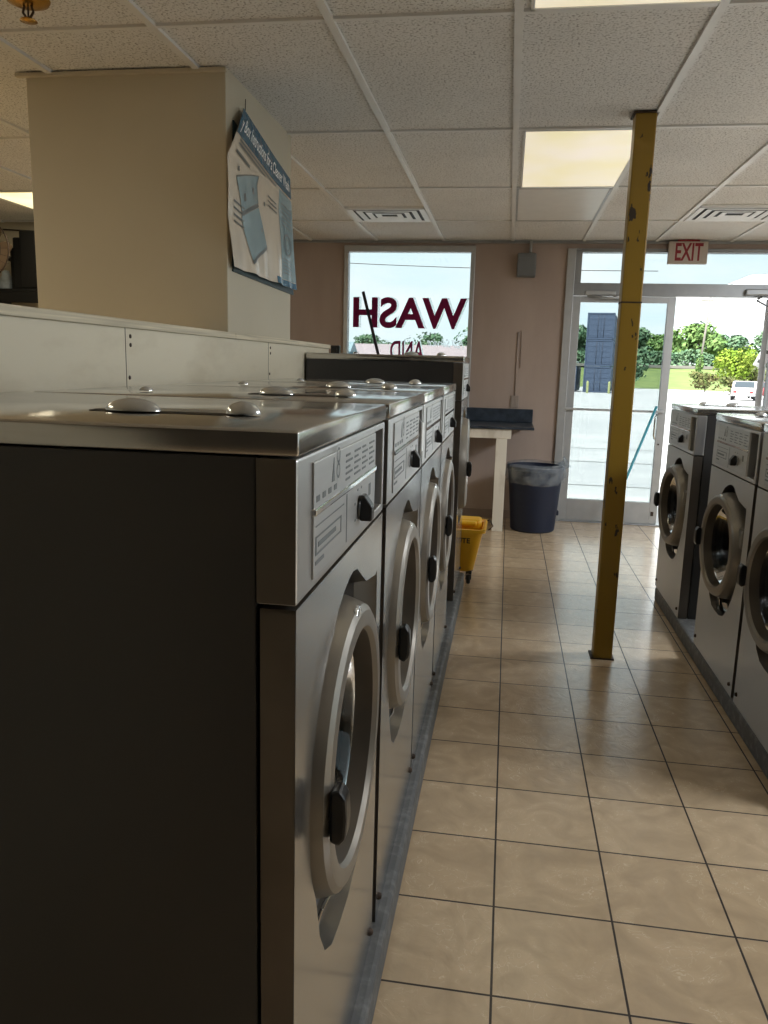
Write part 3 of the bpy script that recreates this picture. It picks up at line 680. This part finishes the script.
MB().tube([(.012, 0, -.02), (.018, 0, -.038), (.002, 0, -.06)], .004, 8).tube([(-.012, 0, -.02), (-.018, 0, -.038), (-.002, 0, -.06)], .004, 8).tube([(0, 0, -.02), (0, 0, -.06)], .003, 8).build('sprinkler_frame', STEELDK, sp)
MB().lathe([(.001, -.058), (.024, -.060), (.027, -.064), (.001, -.066)], 'z', 20).build('deflector', BRASS, sp)

# ------------------------------------------------------------------ poster on the pillar
def lerp(a, b, t): return a + (b - a) * t
TL, FD, BL, TR, BR = (3.294, 2.396), (3.035, 2.154), (3.165, 1.765), (4.02, 2.285), (4.10, 1.759)
def P(s, t, off=0.):
    """s across 0..1, t down 0..1, on the laminated sheet hanging off the pillar's right face"""
    tf = .36
    if t < tf: k = t / tf; ly, lz = lerp(TL[0], FD[0], k), lerp(TL[1], FD[1], k)
    else: k = (t - tf) / (1 - tf); ly, lz = lerp(FD[0], BL[0], k), lerp(FD[1], BL[1], k)
    ry, rz = lerp(TR[0], BR[0], t), lerp(TR[1], BR[1], t)
    x = -1.128 + .028 * max(0, 1 - s * 1.6) * math.sin(min(1, t * 1.3 + .1) * PI) + .016 * max(0, t - .55) * (math.sin(s * 17 + t * 3) + .8 * math.sin(s * 31)) * min(1, 4 * s + .2) + .012 * t
    return (x + off, lerp(ly, ry, s), lerp(lz, rz, s))
ps = thing('poster', 'curled laminated instruction poster with blue heading on the pillar', 'poster', (-1.125, 3.6, 1.76))
ps_inv = Matrix.Translation((1.125, -3.6, -1.76))
def sheet(s0, s1, t0, t1, off, ns=24, ntt=24, fn=None):
    vs, fs = [], []
    for j in range(ntt + 1):
        for i in range(ns + 1):
            s, t = lerp(s0, s1, i / ns), lerp(t0, t1, j / ntt)
            if fn: s, t = fn(s, t)
            vs.append(P(s, t, off))
    for j in range(ntt):
        for i in range(ns): a = j * (ns + 1) + i; fs.append((a, a + ns + 1, a + ns + 2, a + 1))
    return vs, fs
m_ = MB()
v1, f1 = sheet(0, 1, 0, 1, 0, 48, 40); v0, f0 = sheet(0, 1, 0, 1, -.0015, 48, 40)
m_.add(v1, f1, 0, True, ps_inv); m_.add(v0, [q[::-1] for q in f0], 0, True, ps_inv); m_.build('poster_sheet', PAPER, ps)
m_ = MB(); v1, f1 = sheet(0, 1, .0, .185, .002, 40, 10); m_.add(v1, f1, 0, True, ps_inv)
v1, f1 = sheet(.62, 1, .945, 1., .002, 20, 5); m_.add(v1, f1, 0, True, ps_inv); m_.build('heading_band', PBLUE, ps)
def ptext(name, body, s0, s1, t0, t1, m, bold=0., off=.0032):
    vs, fs, wd = text_geo(body, 1., bold)
    V = [P(lerp(s0, s1, q[0] / wd), lerp(t1, t0, q[1]), off) for q in vs]
    return MB().add(V, fs, 0, False, ps_inv).build(name, m, ps)
ptext('heading_lettering', 'y Box Instructions for a Cleaner Wash', .03, .96, .045, .165, WPAINT, .015)
m_ = MB(); v1, f1 = sheet(.76, 1, .2, .94, .0015, 14, 30); m_.add(v1, f1, 0, True, ps_inv); m_.build('side_column', PLIGHT, ps)
m_ = MB()
def quad(pts, mi, off=.003, n=8):
    vs, fs = [], []
    for j in range(n + 1):
        for i in range(n + 1):
            a, b_ = i / n, j / n
            s = lerp(lerp(pts[0][0], pts[1][0], a), lerp(pts[3][0], pts[2][0], a), b_); t = lerp(lerp(pts[0][1], pts[1][1], a), lerp(pts[3][1], pts[2][1], a), b_)
            vs.append(P(s, t, off))
    for j in range(n):
        for i in range(n): k = j * (n + 1) + i; fs.append((k, k + n + 1, k + n + 2, k + 1))
    m_.add(vs, fs, mi, True, ps_inv)
quad([(.10, .434), (.40, .29), (.40, .477), (.17, .615)], 0)          # open lid of the drawn box
quad([(.17, .64), (.41, .505), (.52, .745), (.24, .915)], 0)            # box below
quad([(.17, .615), (.40, .477), (.41, .50), (.175, .645)], 1, .0036)
quad([(.24, .915), (.52, .745), (.52, .765), (.245, .94)], 1, .0036)
quad([(.095, .43), (.40, .284), (.40, .292), (.10, .438)], 1, .0036); quad([(.395, .29), (.405, .286), (.405, .48), (.395, .48)], 1, .0036)
for (s, t, q) in ((.19, .50, .016), (.32, .41, .014), (.43, .64, .010), (.13, .36, .010), (.50, .43, .010)): quad([(s, t), (s + 2 * q, t - q), (s + 2 * q, t + 2 * q), (s, t + 3 * q)], 1, .0036)
for k in range(6): quad([(.80, .30 + .035 * k), (.97, .30 + .035 * k), (.97, .31 + .035 * k), (.80, .31 + .035 * k)], 1, .0032)
for k in range(5): quad([(.78, .76 + .03 * k), (.94, .76 + .03 * k), (.94, .768 + .03 * k), (.78, .768 + .03 * k)], 1, .0032)
for k in range(2): quad([(.06, .20 + .025 * k), (.70 - .2 * k, .205 + .025 * k), (.70 - .2 * k, .217 + .025 * k), (.06, .212 + .025 * k)], 1, .0032)
quad([(.06, .275), (.26, .285), (.26, .305), (.06, .295)], 1, .0032)
for k in range(3): quad([(.58, .34 + .035 * k), (.72, .345 + .035 * k), (.72, .357 + .035 * k), (.58, .352 + .035 * k)], 1, .0032)
for k in range(4): quad([(.06, .58 + .04 * k), (.20, .585 + .04 * k), (.20, .597 + .04 * k), (.06, .592 + .04 * k)], 1, .0032)
for k in range(20):
    a0, a1 = 2 * PI * k / 20, 2 * PI * (k + 1) / 20
    for (ra, rb) in ((.062, .075), (.035, .042)):
        quad([(.88 + ra * math.cos(a0), .63 + ra * 1.3 * math.sin(a0)), (.88 + rb * math.cos(a0), .63 + rb * 1.3 * math.sin(a0)), (.88 + rb * math.cos(a1), .63 + rb * 1.3 * math.sin(a1)), (.88 + ra * math.cos(a1), .63 + ra * 1.3 * math.sin(a1))], 1, .0034, 1)
m_.build('printed_drawing', [PLIGHT, PGREY], ps)
MB().tube([P(.03, .0, .002), (-1.118, 3.32, 2.437)], .002, 6, M=ps_inv).build('hanging_cord', STEELDK, ps)
MB().prism([(3.20, 1.75), (4.12, 1.735), (4.06, 2.20), (3.22, 2.33)], 'x', -1.139, -1.133, M=ps_inv).build('backing_board', mat('dark teal board', (.012, .035, .042), .4, noise_amt=.1), ps)

# ------------------------------------------------------------------ far left corner of the side room
sh = MB().box((-4.35, 6.0, 1.835), (-3.45, 6.42, 1.872), .004)
so = thing('wall_shelf', 'black wall shelf in the side room left of the pillar', 'shelf', (-3.9, 6.42, 1.83)); 
MB().box((-.5, -.45, .06), (.5, 0, .08), .004).build('shelf_board', MATTE, so)
MB().box((-.5, -.45, -.03), (.5, -.43, .058), .003).build('shelf_lip', MATTE, so)
for x in (-.4, .35): MB().prism([(0, -.2), (0, .06), (-.42, .06)], 'x', x, x + .03).build('shelf_bracket', MATTE, so)
for k, x in enumerate((-4.09, -3.99, -3.90)):
    c = MB().box((x - .035, 6.02, 1.862 - .03), (x + .04, 6.1, 1.895 - .03), .006)
tv = thing('television', 'black tube television on the wall shelf left of the pillar', 'television', (-3.80, 6.2, 1.91))
MB().box((-.10, -.2, 0), (.36, .02, .45), .015).build('screen_housing', MATTE, tv)
MB().box((-.17, -.18, 0), (-.10, .0, .40), .012).box((-.21, -.16, 0), (-.17, -.02, .325), .01).build('rear_housing', MATTE, tv)
MB().box((.355, -.17, .06), (.366, -.01, .40), .004).build('screen', mat('dark screen', (.01, .01, .012), .1), tv)
rg = MB()
rv = [(0, -.04, 0), (.06, .02, .02), (.11, 0, .1), (.09, .03, .22), (.05, .0, .25), (-.02, .02, .2), (-.05, 0, .09)]
rg.lathe([(.001, .21), (.03, .20), (.045, .15), (.07, .08), (.085, .01), (.001, 0)], 'z', 14, sx=1.1, sy=.7)
for k in range(len(rg.v)): q = Vector(rg.v[k]); rg.v[k] = tuple(q + Vector((.03, .03, .02)) * mnoise(q * 18))
o = rg.build('cloth_rag', mat('pale blue cloth', (.40, .46, .52), .9, noise_amt=.3, scale=14)); o.location = (-4.125, 6.14, 1.912); o.scale = (.8, .8, .75)
tag(o, 'pale blue crumpled cloth on the shelf left of the television', 'cloth')
fan = thing('wall_fan', 'round fan with wire guard at the left edge beside the television', 'fan', (-4.12, 6.42, 2.17))
FC = (0, -.52, .03)
gm = MB()
for rr in (.23, .17, .11, .05): gm.tube([(rr * math.cos(a), FC[1] - .05 - .05 * (1 - rr / .23), FC[2] + rr * math.sin(a)) for a in [2 * PI * k / 40 for k in range(41)]], .003 if rr < .2 else .006, 6, cap=False)
for k in range(24):
    a = 2 * PI * k / 24; gm.tube([(.03 * math.cos(a), FC[1] - .10, FC[2] + .03 * math.sin(a)), (.13 * math.cos(a), FC[1] - .08, FC[2] + .13 * math.sin(a)), (.23 * math.cos(a), FC[1] - .05, FC[2] + .23 * math.sin(a)), (.2 * math.cos(a), FC[1] + .03, FC[2] + .2 * math.sin(a))], .0018, 5)
gm.build('wire_guard', STEELDK, fan)
for k in range(4):
    bl = MB(); a = 2 * PI * k / 4 + .35
    vs = []
    for q in range(7):
        rr = .03 + .17 * q / 6; wd = .03 + .085 * math.sin(q / 6 * 2.2)
        for s in (-1, 1): vs.append((rr, FC[1] - .01 + s * .022, s * wd))
    M = Matrix.Translation((0, 0, FC[2])) @ Matrix.Rotation(a, 4, 'Y')
    fs = [(2 * q, 2 * q + 1, 2 * q + 3, 2 * q + 2) for q in range(6)]
    bl.add(vs, fs, 0, True, M); bl.add([(x, y + .003, z) for x, y, z in vs], [f[::-1] for f in fs], 0, True, M)
    bl.build('fan_blade', mat('smoky brown blade', (.16, .11, .07), .4, noise_amt=.05), fan)
MB().lathe([(.001, -.03), (.05, -.03), (.06, .05), (.04, .12), (.001, .13)], 'y', 20, 0, Matrix.Translation(FC)).tube([(0, -.42, .03), (0, -.1, -.02), (0, -.01, -.05)], .02, 10).box((-.06, -.02, -.14), (.06, 0, .04), .006).build('fan_motor', BLACK, fan)
cbm = MB().tube([(-4.3, 6.40, 2.43), (-4.0, 6.405, 2.415), (-3.6, 6.40, 2.38), (-3.0, 6.40, 2.37)], .006, 6)
tag(cbm.build('wall_cable', STEELDK), 'thin dark cable running along the side room wall above the television', 'cable')

# ------------------------------------------------------------------ outdoors
def gz(y): return -.06 - .0103 * (y - 8)
gm = MB(); xs = [-160, 160]
gm.add([(-160, YW + .12, -.055), (160, YW + .12, -.055), (160, 140, gz(140)), (-160, 140, gz(140)), (-160, YW + .12, -.4), (160, YW + .12, -.4), (160, 140, -2.5), (-160, 140, -2.5)],
       [(0, 1, 2, 3), (7, 6, 5, 4), (0, 4, 5, 1), (2, 6, 7, 3), (0, 3, 7, 4), (1, 5, 6, 2)])
tag(gm.build('parking_lot', ASPH), 'sunlit pale parking lot outside the entrance', 'parking lot', kind='structure')
for k, (y, wdt) in enumerate(((13.6, .10), (16.2, .08), (10.6, .05))):
    sm = MB().add([(-30, y, gz(y) + .006), (40, y - .5, gz(y) + .006), (40, y - .5 + wdt, gz(y) + .006), (-30, y + wdt, gz(y) + .006)], [(0, 1, 2, 3)])
    struct(sm.build('trim_%d' % (4 + k), SEAM))
sw = MB().box((-20, YW + .12, -.2), (30, 9.2, -.02), .01); struct(sw.build('sidewalk', mat('sidewalk concrete', (.38, .38, .37), .9, noise_amt=.06, scale=3)))
bkm = MB(); nX, nY = 60, 10; vs, fs = [], []
for j in range(nY + 1):
    for i in range(nX + 1):
        x = -130 + 300 * i / nX; y = 128 + 6 * mnoise(Vector((x * .05, 0, 3))) + 62 * j / nY; k = j / nY
        if j == 0: y -= max(0, (x - 22)) * .9 * (1 if x < 60 else 0)
        vs.append((x, y, gz(min(y, 140)) - .05 + 4.0 * k ** 1.3 + .35 * mnoise(Vector((x * .1, y * .1, 0))) * (k > 0)))
for j in range(nY):
    for i in range(nX): a = j * (nX + 1) + i; fs.append((a, a + 1, a + nX + 2, a + nX + 1))
tag(bkm.add(vs, fs, 0, True).build('grass_bank', GRASS), 'green grass bank rising beyond the parking lot', 'grass', kind='structure')
rd = MB().box((-140, 184, 2.1), (180, 190.5, 2.75), .05); tag(rd.build('road', ROADM), 'pale road running along the top of the grass bank', 'road', kind='structure')
fr = MB().box((-140, 190.5, 1.0), (180, 320, 2.4)); tag(fr.build('far_field', GRASS), 'flat ground under the trees beyond the road', 'ground', kind='structure')

def foliage(rx, ry, rz, n, size, seed, lump=6):
    rnd = random.Random(seed); mb = MB()
    blobs = [(Vector((0, 0, 0)), 1.)] + [(Vector((rnd.uniform(-.6, .6), rnd.uniform(-.6, .6), rnd.uniform(-.35, .6))), rnd.uniform(.35, .6)) for _ in range(lump)]
    vs, fs = [], []
    for i in range(n):
        c, k = rnd.choice(blobs)
        d = Vector((rnd.gauss(0, 1), rnd.gauss(0, 1), rnd.gauss(0, 1))).normalized() * (k * rnd.uniform(.72, 1.02) * .8)
        p = c + d; p = Vector((p.x * rx, p.y * ry, p.z * rz))
        nrm = (d.normalized() + Vector((rnd.uniform(-.7, .7), rnd.uniform(-.7, .7), rnd.uniform(-.4, .9)))).normalized()
        a = nrm.orthogonal().normalized() * size * rnd.uniform(.6, 1.3); b_ = nrm.cross(a.normalized()) * size * rnd.uniform(.5, 1.1)
        o = len(vs); vs += [p - a, p - b_ * .8, p + a, p + b_ * .8]; fs.append((o, o + 1, o + 2, o + 3))
    return mb.add(vs, fs, 0)
def tree(label, x, y, z, h, wd, leaf, seed, n=1500, group='trees beyond the parking lot'):
    t = thing('tree', label, 'tree', (x, y, z), group=group)
    MB().tube([(0, 0, -.3), (.1, 0, h * .3), (0, .1, h * .6)], [h * .03, h * .022, h * .012], 8).build('trunk', BARK, t)
    f = foliage(wd / 2, 4.6, h * .50, n, h * .05, seed, 9); o = f.build('crown', leaf, t); o.location = (0, 0, h * .50); return t
Z2 = 2.3
TD = [(4.5, 200, 8.5, LEAFB, 'blue green tree just left of the container stack, seen through the glass door'),
      (17.5, 200, 9.5, LEAFB, 'tree behind the yellow post, left of the gap in the treeline'),
      (28, 200, 9.6, LEAFB, 'dense tree just right of the yellow post, seen through the glass door'),
      (36, 214, 9.0, LEAFA, 'tree seen at the right edge of the glass door leaf'),
      (44, 200, 11.2, LEAFA, 'tallest tree, right behind the utility pole'),
      (54, 214, 9.9, LEAFB, 'tree behind and above the bright bush'),
      (64, 200, 10.2, LEAFB, 'tree at the far right of the open doorway'),
      (39, 228, 9.6, LEAFA, 'tree in the rear row, left of the tallest tree'),
      (59, 228, 10.0, LEAFB, 'tree in the rear row, above the right side of the bright bush')]
for k, (x, y, h, lf_, lb) in enumerate(TD): tree(lb, x, y, Z2, h, (11, 11, 11, 15, 16, 15, 16, 13, 13)[k], lf_, 20 + k, 2600)
TL_ = [(-47, 190, 7.5, 13, LEAFB, 'tree seen under the letter H of the shop window'), (-33.5, 190, 6.2, 12, LEAFB, 'tree seen under the letter S of the shop window'), (-21, 190, 7.2, 12, LEAFB, 'tree seen under the letter A of the shop window'), (-9, 190, 9.0, 12, LEAFB, 'tree seen under the letter W of the shop window')]
for k, (x, y, h, wd, lf_, lb) in enumerate(TL_): tree(lb, x, y, Z2, h, wd, lf_, 50 + k, group='trees seen through the shop window')
hg = thing('hedge', 'long leafy thicket along the road below the treeline', 'hedge', (38, 199.5, Z2))
hrn = random.Random(5); hv, hf = [], []
for i in range(9000):
    x = hrn.uniform(-42, 42); hmax = 3.4 + 1.6 * mnoise(Vector((x * .16, 1, 0))); z = hrn.uniform(0, hmax); y = hrn.uniform(-1.3, 1.3) * (1 - z / (hmax + 2))
    nn_ = Vector((hrn.uniform(-1, 1), hrn.uniform(-1, .3), hrn.uniform(-.2, 1))).normalized(); a_ = nn_.orthogonal().normalized() * hrn.uniform(.25, .5); b__ = nn_.cross(a_.normalized()) * hrn.uniform(.22, .45)
    q = Vector((x, y - 6.8, z)); o_ = len(hv); hv += [q - a_, q - b__, q + a_, q + b__]; hf.append((o_, o_ + 1, o_ + 2, o_ + 3))
MB().add(hv, hf).build('foliage', LEAFB, hg)
bsh = thing('bush', 'bright yellow green bush by the parked cars outside', 'bush', (23.6, 90, gz(90)))
foliage(2.9, 2.2, 2.7, 2600, .17, 91, 9).build('foliage', LEAFC, bsh, (0, 0, 2.7)); MB().tube([(0, 0, -.1), (0, 0, 1.8)], [.12, .06], 8).build('stem', BARK, bsh)
def shrub(label, x, y, h, wd, lf_, seed):
    t = thing('shrub', label, 'shrub', (x, y, gz(min(y, 140))), group='shrubs along the lot edge')
    foliage(wd / 2, wd / 3, h * .55, 900, h * .075, seed, 8).build('foliage', lf_, t, (0, 0, h * .5)); MB().tube([(0, 0, -.1), (0, 0, h * .4)], [.08, .04], 6).build('stem', BARK, t)
shrub('low rounded shrub at the lot edge just right of the yellow post', 17.3, 126, 5.2, 9, LEAFB, 71)
shrub('tawny shrub at the foot of the utility pole', 24.4, 105, 2.6, 5, LEAFD, 72)
shrub('olive shrub below the bright bush', 22.2, 84, 2.2, 4.2, LEAFD, 73)
shrub('tawny shrub right of the bright bush', 26.8, 92, 2.8, 4.5, LEAFD, 74)
up = thing('utility_pole', 'wooden utility pole with crossarm and vines beyond the lot', 'utility pole', (33.4, 150, -1.0))
MB().tube([(0, 0, 0), (.9, 0, 15.6)], [.22, .15], 10).build('pole_shaft', POLEW, up)
MB().box((-.7, -.08, 14.7), (2.4, .08, 14.95), .02).build('crossarm', POLEW, up)
foliage(.75, .75, 2.6, 700, .2, 95, 6).build('vine', LEAFA, up, (.1, 0, 3.4))
def container(label, x, y, z, w_=2.44, l_=6.1, h_=2.5):
    t = thing('shipping_container', label, 'container', (x, y, z), -.16, 'stacked blue shipping containers')
    b = MB(); n = 10
    b.box((-w_ / 2, 0, .05), (w_ / 2, l_, h_ - .03), mi=0)
    for s in (-1, 1):
        for k in range(24): b.box((s * w_ / 2 - .03, .15 + k * .245, .2), (s * w_ / 2 + .03, .27 + k * .245, h_ - .2))
    b.build('container_body', CONT, t)
    fr_ = MB()
    for s in (-1, 1): fr_.box((s * w_ / 2 - .09, -.06, 0), (s * w_ / 2 + .04, .09, h_))
    fr_.box((-w_ / 2, -.06, 0), (w_ / 2, .06, .16)).box((-w_ / 2, -.06, h_ - .14), (w_ / 2, .06, h_)); fr_.build('end_frame', CONT, t)
    for s in (-1, 1):
        d = MB().box((-.56, -.03, .18), (.56, 0, h_ - .16), .01)
        for k in range(4): d.box((-.5, -.045, .35 + k * .5), (.5, -.028, .55 + k * .5), .005)
        d.tube([(s * -.3, -.07, .2), (s * -.3, -.07, h_ - .2)], .025, 6, mi=1); o = d.build('container_door', [CONT, CONTD], t); o.location = (s * .575, 0, 0)
    return t
for k, lb in enumerate(('lowest blue shipping container of the tall stack outside', 'middle blue shipping container of the tall stack outside', 'topmost blue shipping container of the tall stack outside')):
    container(lb, 8.5, 80, gz(80) + .02 + 2.53 * k)
c_ = container('short blue container standing left of the tall stack', 5.3, 81, gz(81)); 
bol = []
for k, x in enumerate((7.25, 9.2)):
    bb = MB().lathe([(.001, 1.15), (.09, 1.1), (.11, 1.05), (.11, 0)], 'z', 12); o = bb.build('bollard', mat('pale yellow bollard', (.30, .32, .14), .6, noise_amt=.05)); o.location = (x, 76, gz(76) - .02)
    tag(o, ('left', 'right')[k] + ' of the two pale yellow bollards before the container stack', 'bollard', 'bollards before the containers')
def car(label, x, y, rz, body):
    t = thing('car', label, 'car', (x, y, gz(y)), rz, 'parked cars by the bright bush')
    prof = [(-2.1, .35), (-2.15, .75), (-1.9, .92), (-1.2, 1.0), (-.55, 1.45), (.9, 1.48), (1.55, 1.05), (2.05, .95), (2.15, .6), (2.1, .35)]
    MB().prism(prof, 'y', -.86, .86, .06).build('car_body', body, t)
    wn = MB()
    gm_ = mat('dark car glass', (.03, .04, .05), .1)
    wn.prism([(-1.05, 1.02), (-.5, 1.40), (.85, 1.42), (1.4, 1.05)], 'y', -.875, .875, .01)
    wn.add([(-1.24, -.72, 1.03), (-1.24, .72, 1.03), (-.60, .66, 1.44), (-.60, -.66, 1.44)], [(0, 1, 2, 3)]).add([(1.60, -.72, 1.08), (1.60, .72, 1.08), (.95, .66, 1.46), (.95, -.66, 1.46)], [(3, 2, 1, 0)])
    wn.build('car_windows', gm_, t)
    for xx in (-1.35, 1.35):
        for yy in (-.8, .8):
            MB().lathe([(.001, -.1), (.2, -.1), (.31, -.08), (.31, .08), (.2, .1), (.001, .1)], 'y', 20, 0, Matrix.Translation((xx, yy, .31))).build('wheel', RUBBER, t)
    MB().box((-2.17, -.7, .62), (-2.10, -.45, .75), .02).box((-2.17, .45, .62), (-2.10, .7, .75), .02).build('tail_light', mat('red lens', (.4, .02, .02), .2), t)
    return t
car('white parked car nearest the bush, seen from behind', 18.3, 66, math.radians(72), mat('white car paint', (.4, .4, .4), .25, noise_amt=.02))
car('red parked car between the white and the pale blue car', 21.6, 73, math.radians(80), mat('red car paint', (.2, .015, .02), .25, noise_amt=.02))
car('pale blue parked car at the right edge of the doorway', 23.4, 67, math.radians(90), mat('pale blue car paint', (.28, .34, .37), .25, noise_amt=.02))
bd = thing('far_building', 'low pale pink building seen below the letters in the shop window', 'building', (-9.5, 75, gz(75)))
MB().box((-6, 0, 0), (6, 8, 3.0)).build('building_wall', mat('pale pink siding', (.26, .215, .225), .8, noise_amt=.06), bd)
MB().prism([(-.4, 3.0), (8.4, 3.0), (4, 4.1)], 'x', -6.3, 6.3).build('building_roof', mat('pale red roof', (.28, .225, .235), .8, noise_amt=.06), bd)
for x in (-4, -1.3, 1.4): MB().box((x, -.04, 1.1), (x + 1.2, .02, 2.2)).build('building_window', mat('dark car glass', (.03, .04, .05), .1), bd)
ds = thing('storage_shed', 'pale blue shed left of the pink building in the shop window', 'shed', (-15.8, 70, gz(70)))
MB().box((-1.6, 0, 0), (1.6, 3, 3.1), .02).build('shed_wall', mat('pale blue siding', (.18, .29, .33), .7, noise_amt=.05), ds)
MB().prism([(-.2, 3.1), (3.2, 3.1), (1.5, 4.0)], 'x', -1.8, 1.8).build('shed_roof', mat('grey blue roof', (.2, .27, .3), .8, noise_amt=.05), ds)
MB().box((-.5, -.04, 0), (.5, .02, 2.1), .01).build('shed_door', mat('teal shed door', (.20, .42, .50), .7, noise_amt=.05), ds)
pwl = MB().tube([(-60 + 10 * k, 120, 17.3 - .35 * k + .05 * (k - 4) ** 2) for k in range(9)], .05, 5); tag(pwl.build('power_line', STEELDK), 'thin power line crossing the sky in the shop window', 'wire')

# ------------------------------------------------------------------ light
wld = bpy.data.worlds.new('sky'); scene.world = wld; wld.use_nodes = True
nt = wld.node_tree; bg = nt.nodes['Background']
tc = nt.nodes.new('ShaderNodeTexCoord'); mp = nt.nodes.new('ShaderNodeMapping'); mp.inputs['Scale'].default_value = (1, 1, 3.2); nt.links.new(tc.outputs['Generated'], mp.inputs['Vector'])
n = nt.nodes.new('ShaderNodeTexNoise'); n.inputs['Scale'].default_value = 4.2; n.inputs['Detail'].default_value = 5; nt.links.new(mp.outputs['Vector'], n.inputs['Vector'])
rp = nt.nodes.new('ShaderNodeValToRGB'); e = rp.color_ramp.elements; e[0].position = .38; e[0].color = (.80, .95, .98, 1); e[1].position = .62; e[1].color = (1., 1., 1., 1)
nt.links.new(n.outputs['Fac'], rp.inputs[0]); nt.links.new(rp.outputs[0], bg.inputs[0]); bg.inputs[1].default_value = SKY = 1.55
sn = bpy.data.lights.new('sun', 'SUN'); sn.energy = 10.5; sn.angle = math.radians(3); sn.color = (1, .97, .9)
so_ = bpy.data.objects.new('sun', sn); COL.objects.link(so_); so_.rotation_euler = Vector((.22, .42, -1)).to_track_quat('-Z', 'Y').to_euler()
def area(name, loc, sx, sy, power, col, rot=(0, 0, 0), portal=False):
    l = bpy.data.lights.new(name, 'AREA'); l.shape = 'RECTANGLE'; l.size = sx; l.size_y = sy; l.energy = power; l.color = col
    if portal: l.cycles.is_portal = True
    o = bpy.data.objects.new(name, l); COL.objects.link(o); o.location = loc; o.rotation_euler = rot; return o
# cool pair: unseen fill added in place of daylight; warm: side room lamps
COOL_FILL = (.93, .97, 1); WARM = (1, .89, .66)
for (x, y, pw_, c) in ((2.9, 4.6, 75, COOL_FILL), (2.9, 2.1, 48, COOL_FILL), (-3.3, 1.0, 20, WARM), (-3.3, 3.4, 14, WARM), (-3.35, 5.82, 9, WARM)):
    area('lamp_and_fill', (x, y, CE - .012), .56, 1.1, pw_, c)
area('daylight_portal', (XR_ + .15, 3.0, 1.45), 1.8, 5.8, 1, (1, 1, 1), (0, PI / 2, 0), True)
for (x, z, sx, sz) in ((-.95, 1.65, 1.1, 1.5), (1.37, 1.2, 1.75, 2.38), (3.98, 1.45, 1.95, 1.8)):
    area('daylight_portal', (x, YW + .2, z), sx, sz, 1, (1, 1, 1), (-PI / 2, 0, 0), True)

scene.view_settings.view_transform = 'Standard'; scene.view_settings.look = 'None'
scene.view_settings.exposure = .68; scene.view_settings.gamma = 1; scene.view_settings.use_curve_mapping = False
scene.cycles.max_bounces = 10; scene.cycles.diffuse_bounces = 5; scene.cycles.glossy_bounces = 5; scene.cycles.transparent_max_bounces = 16
scene.cycles.sample_clamp_indirect = 6
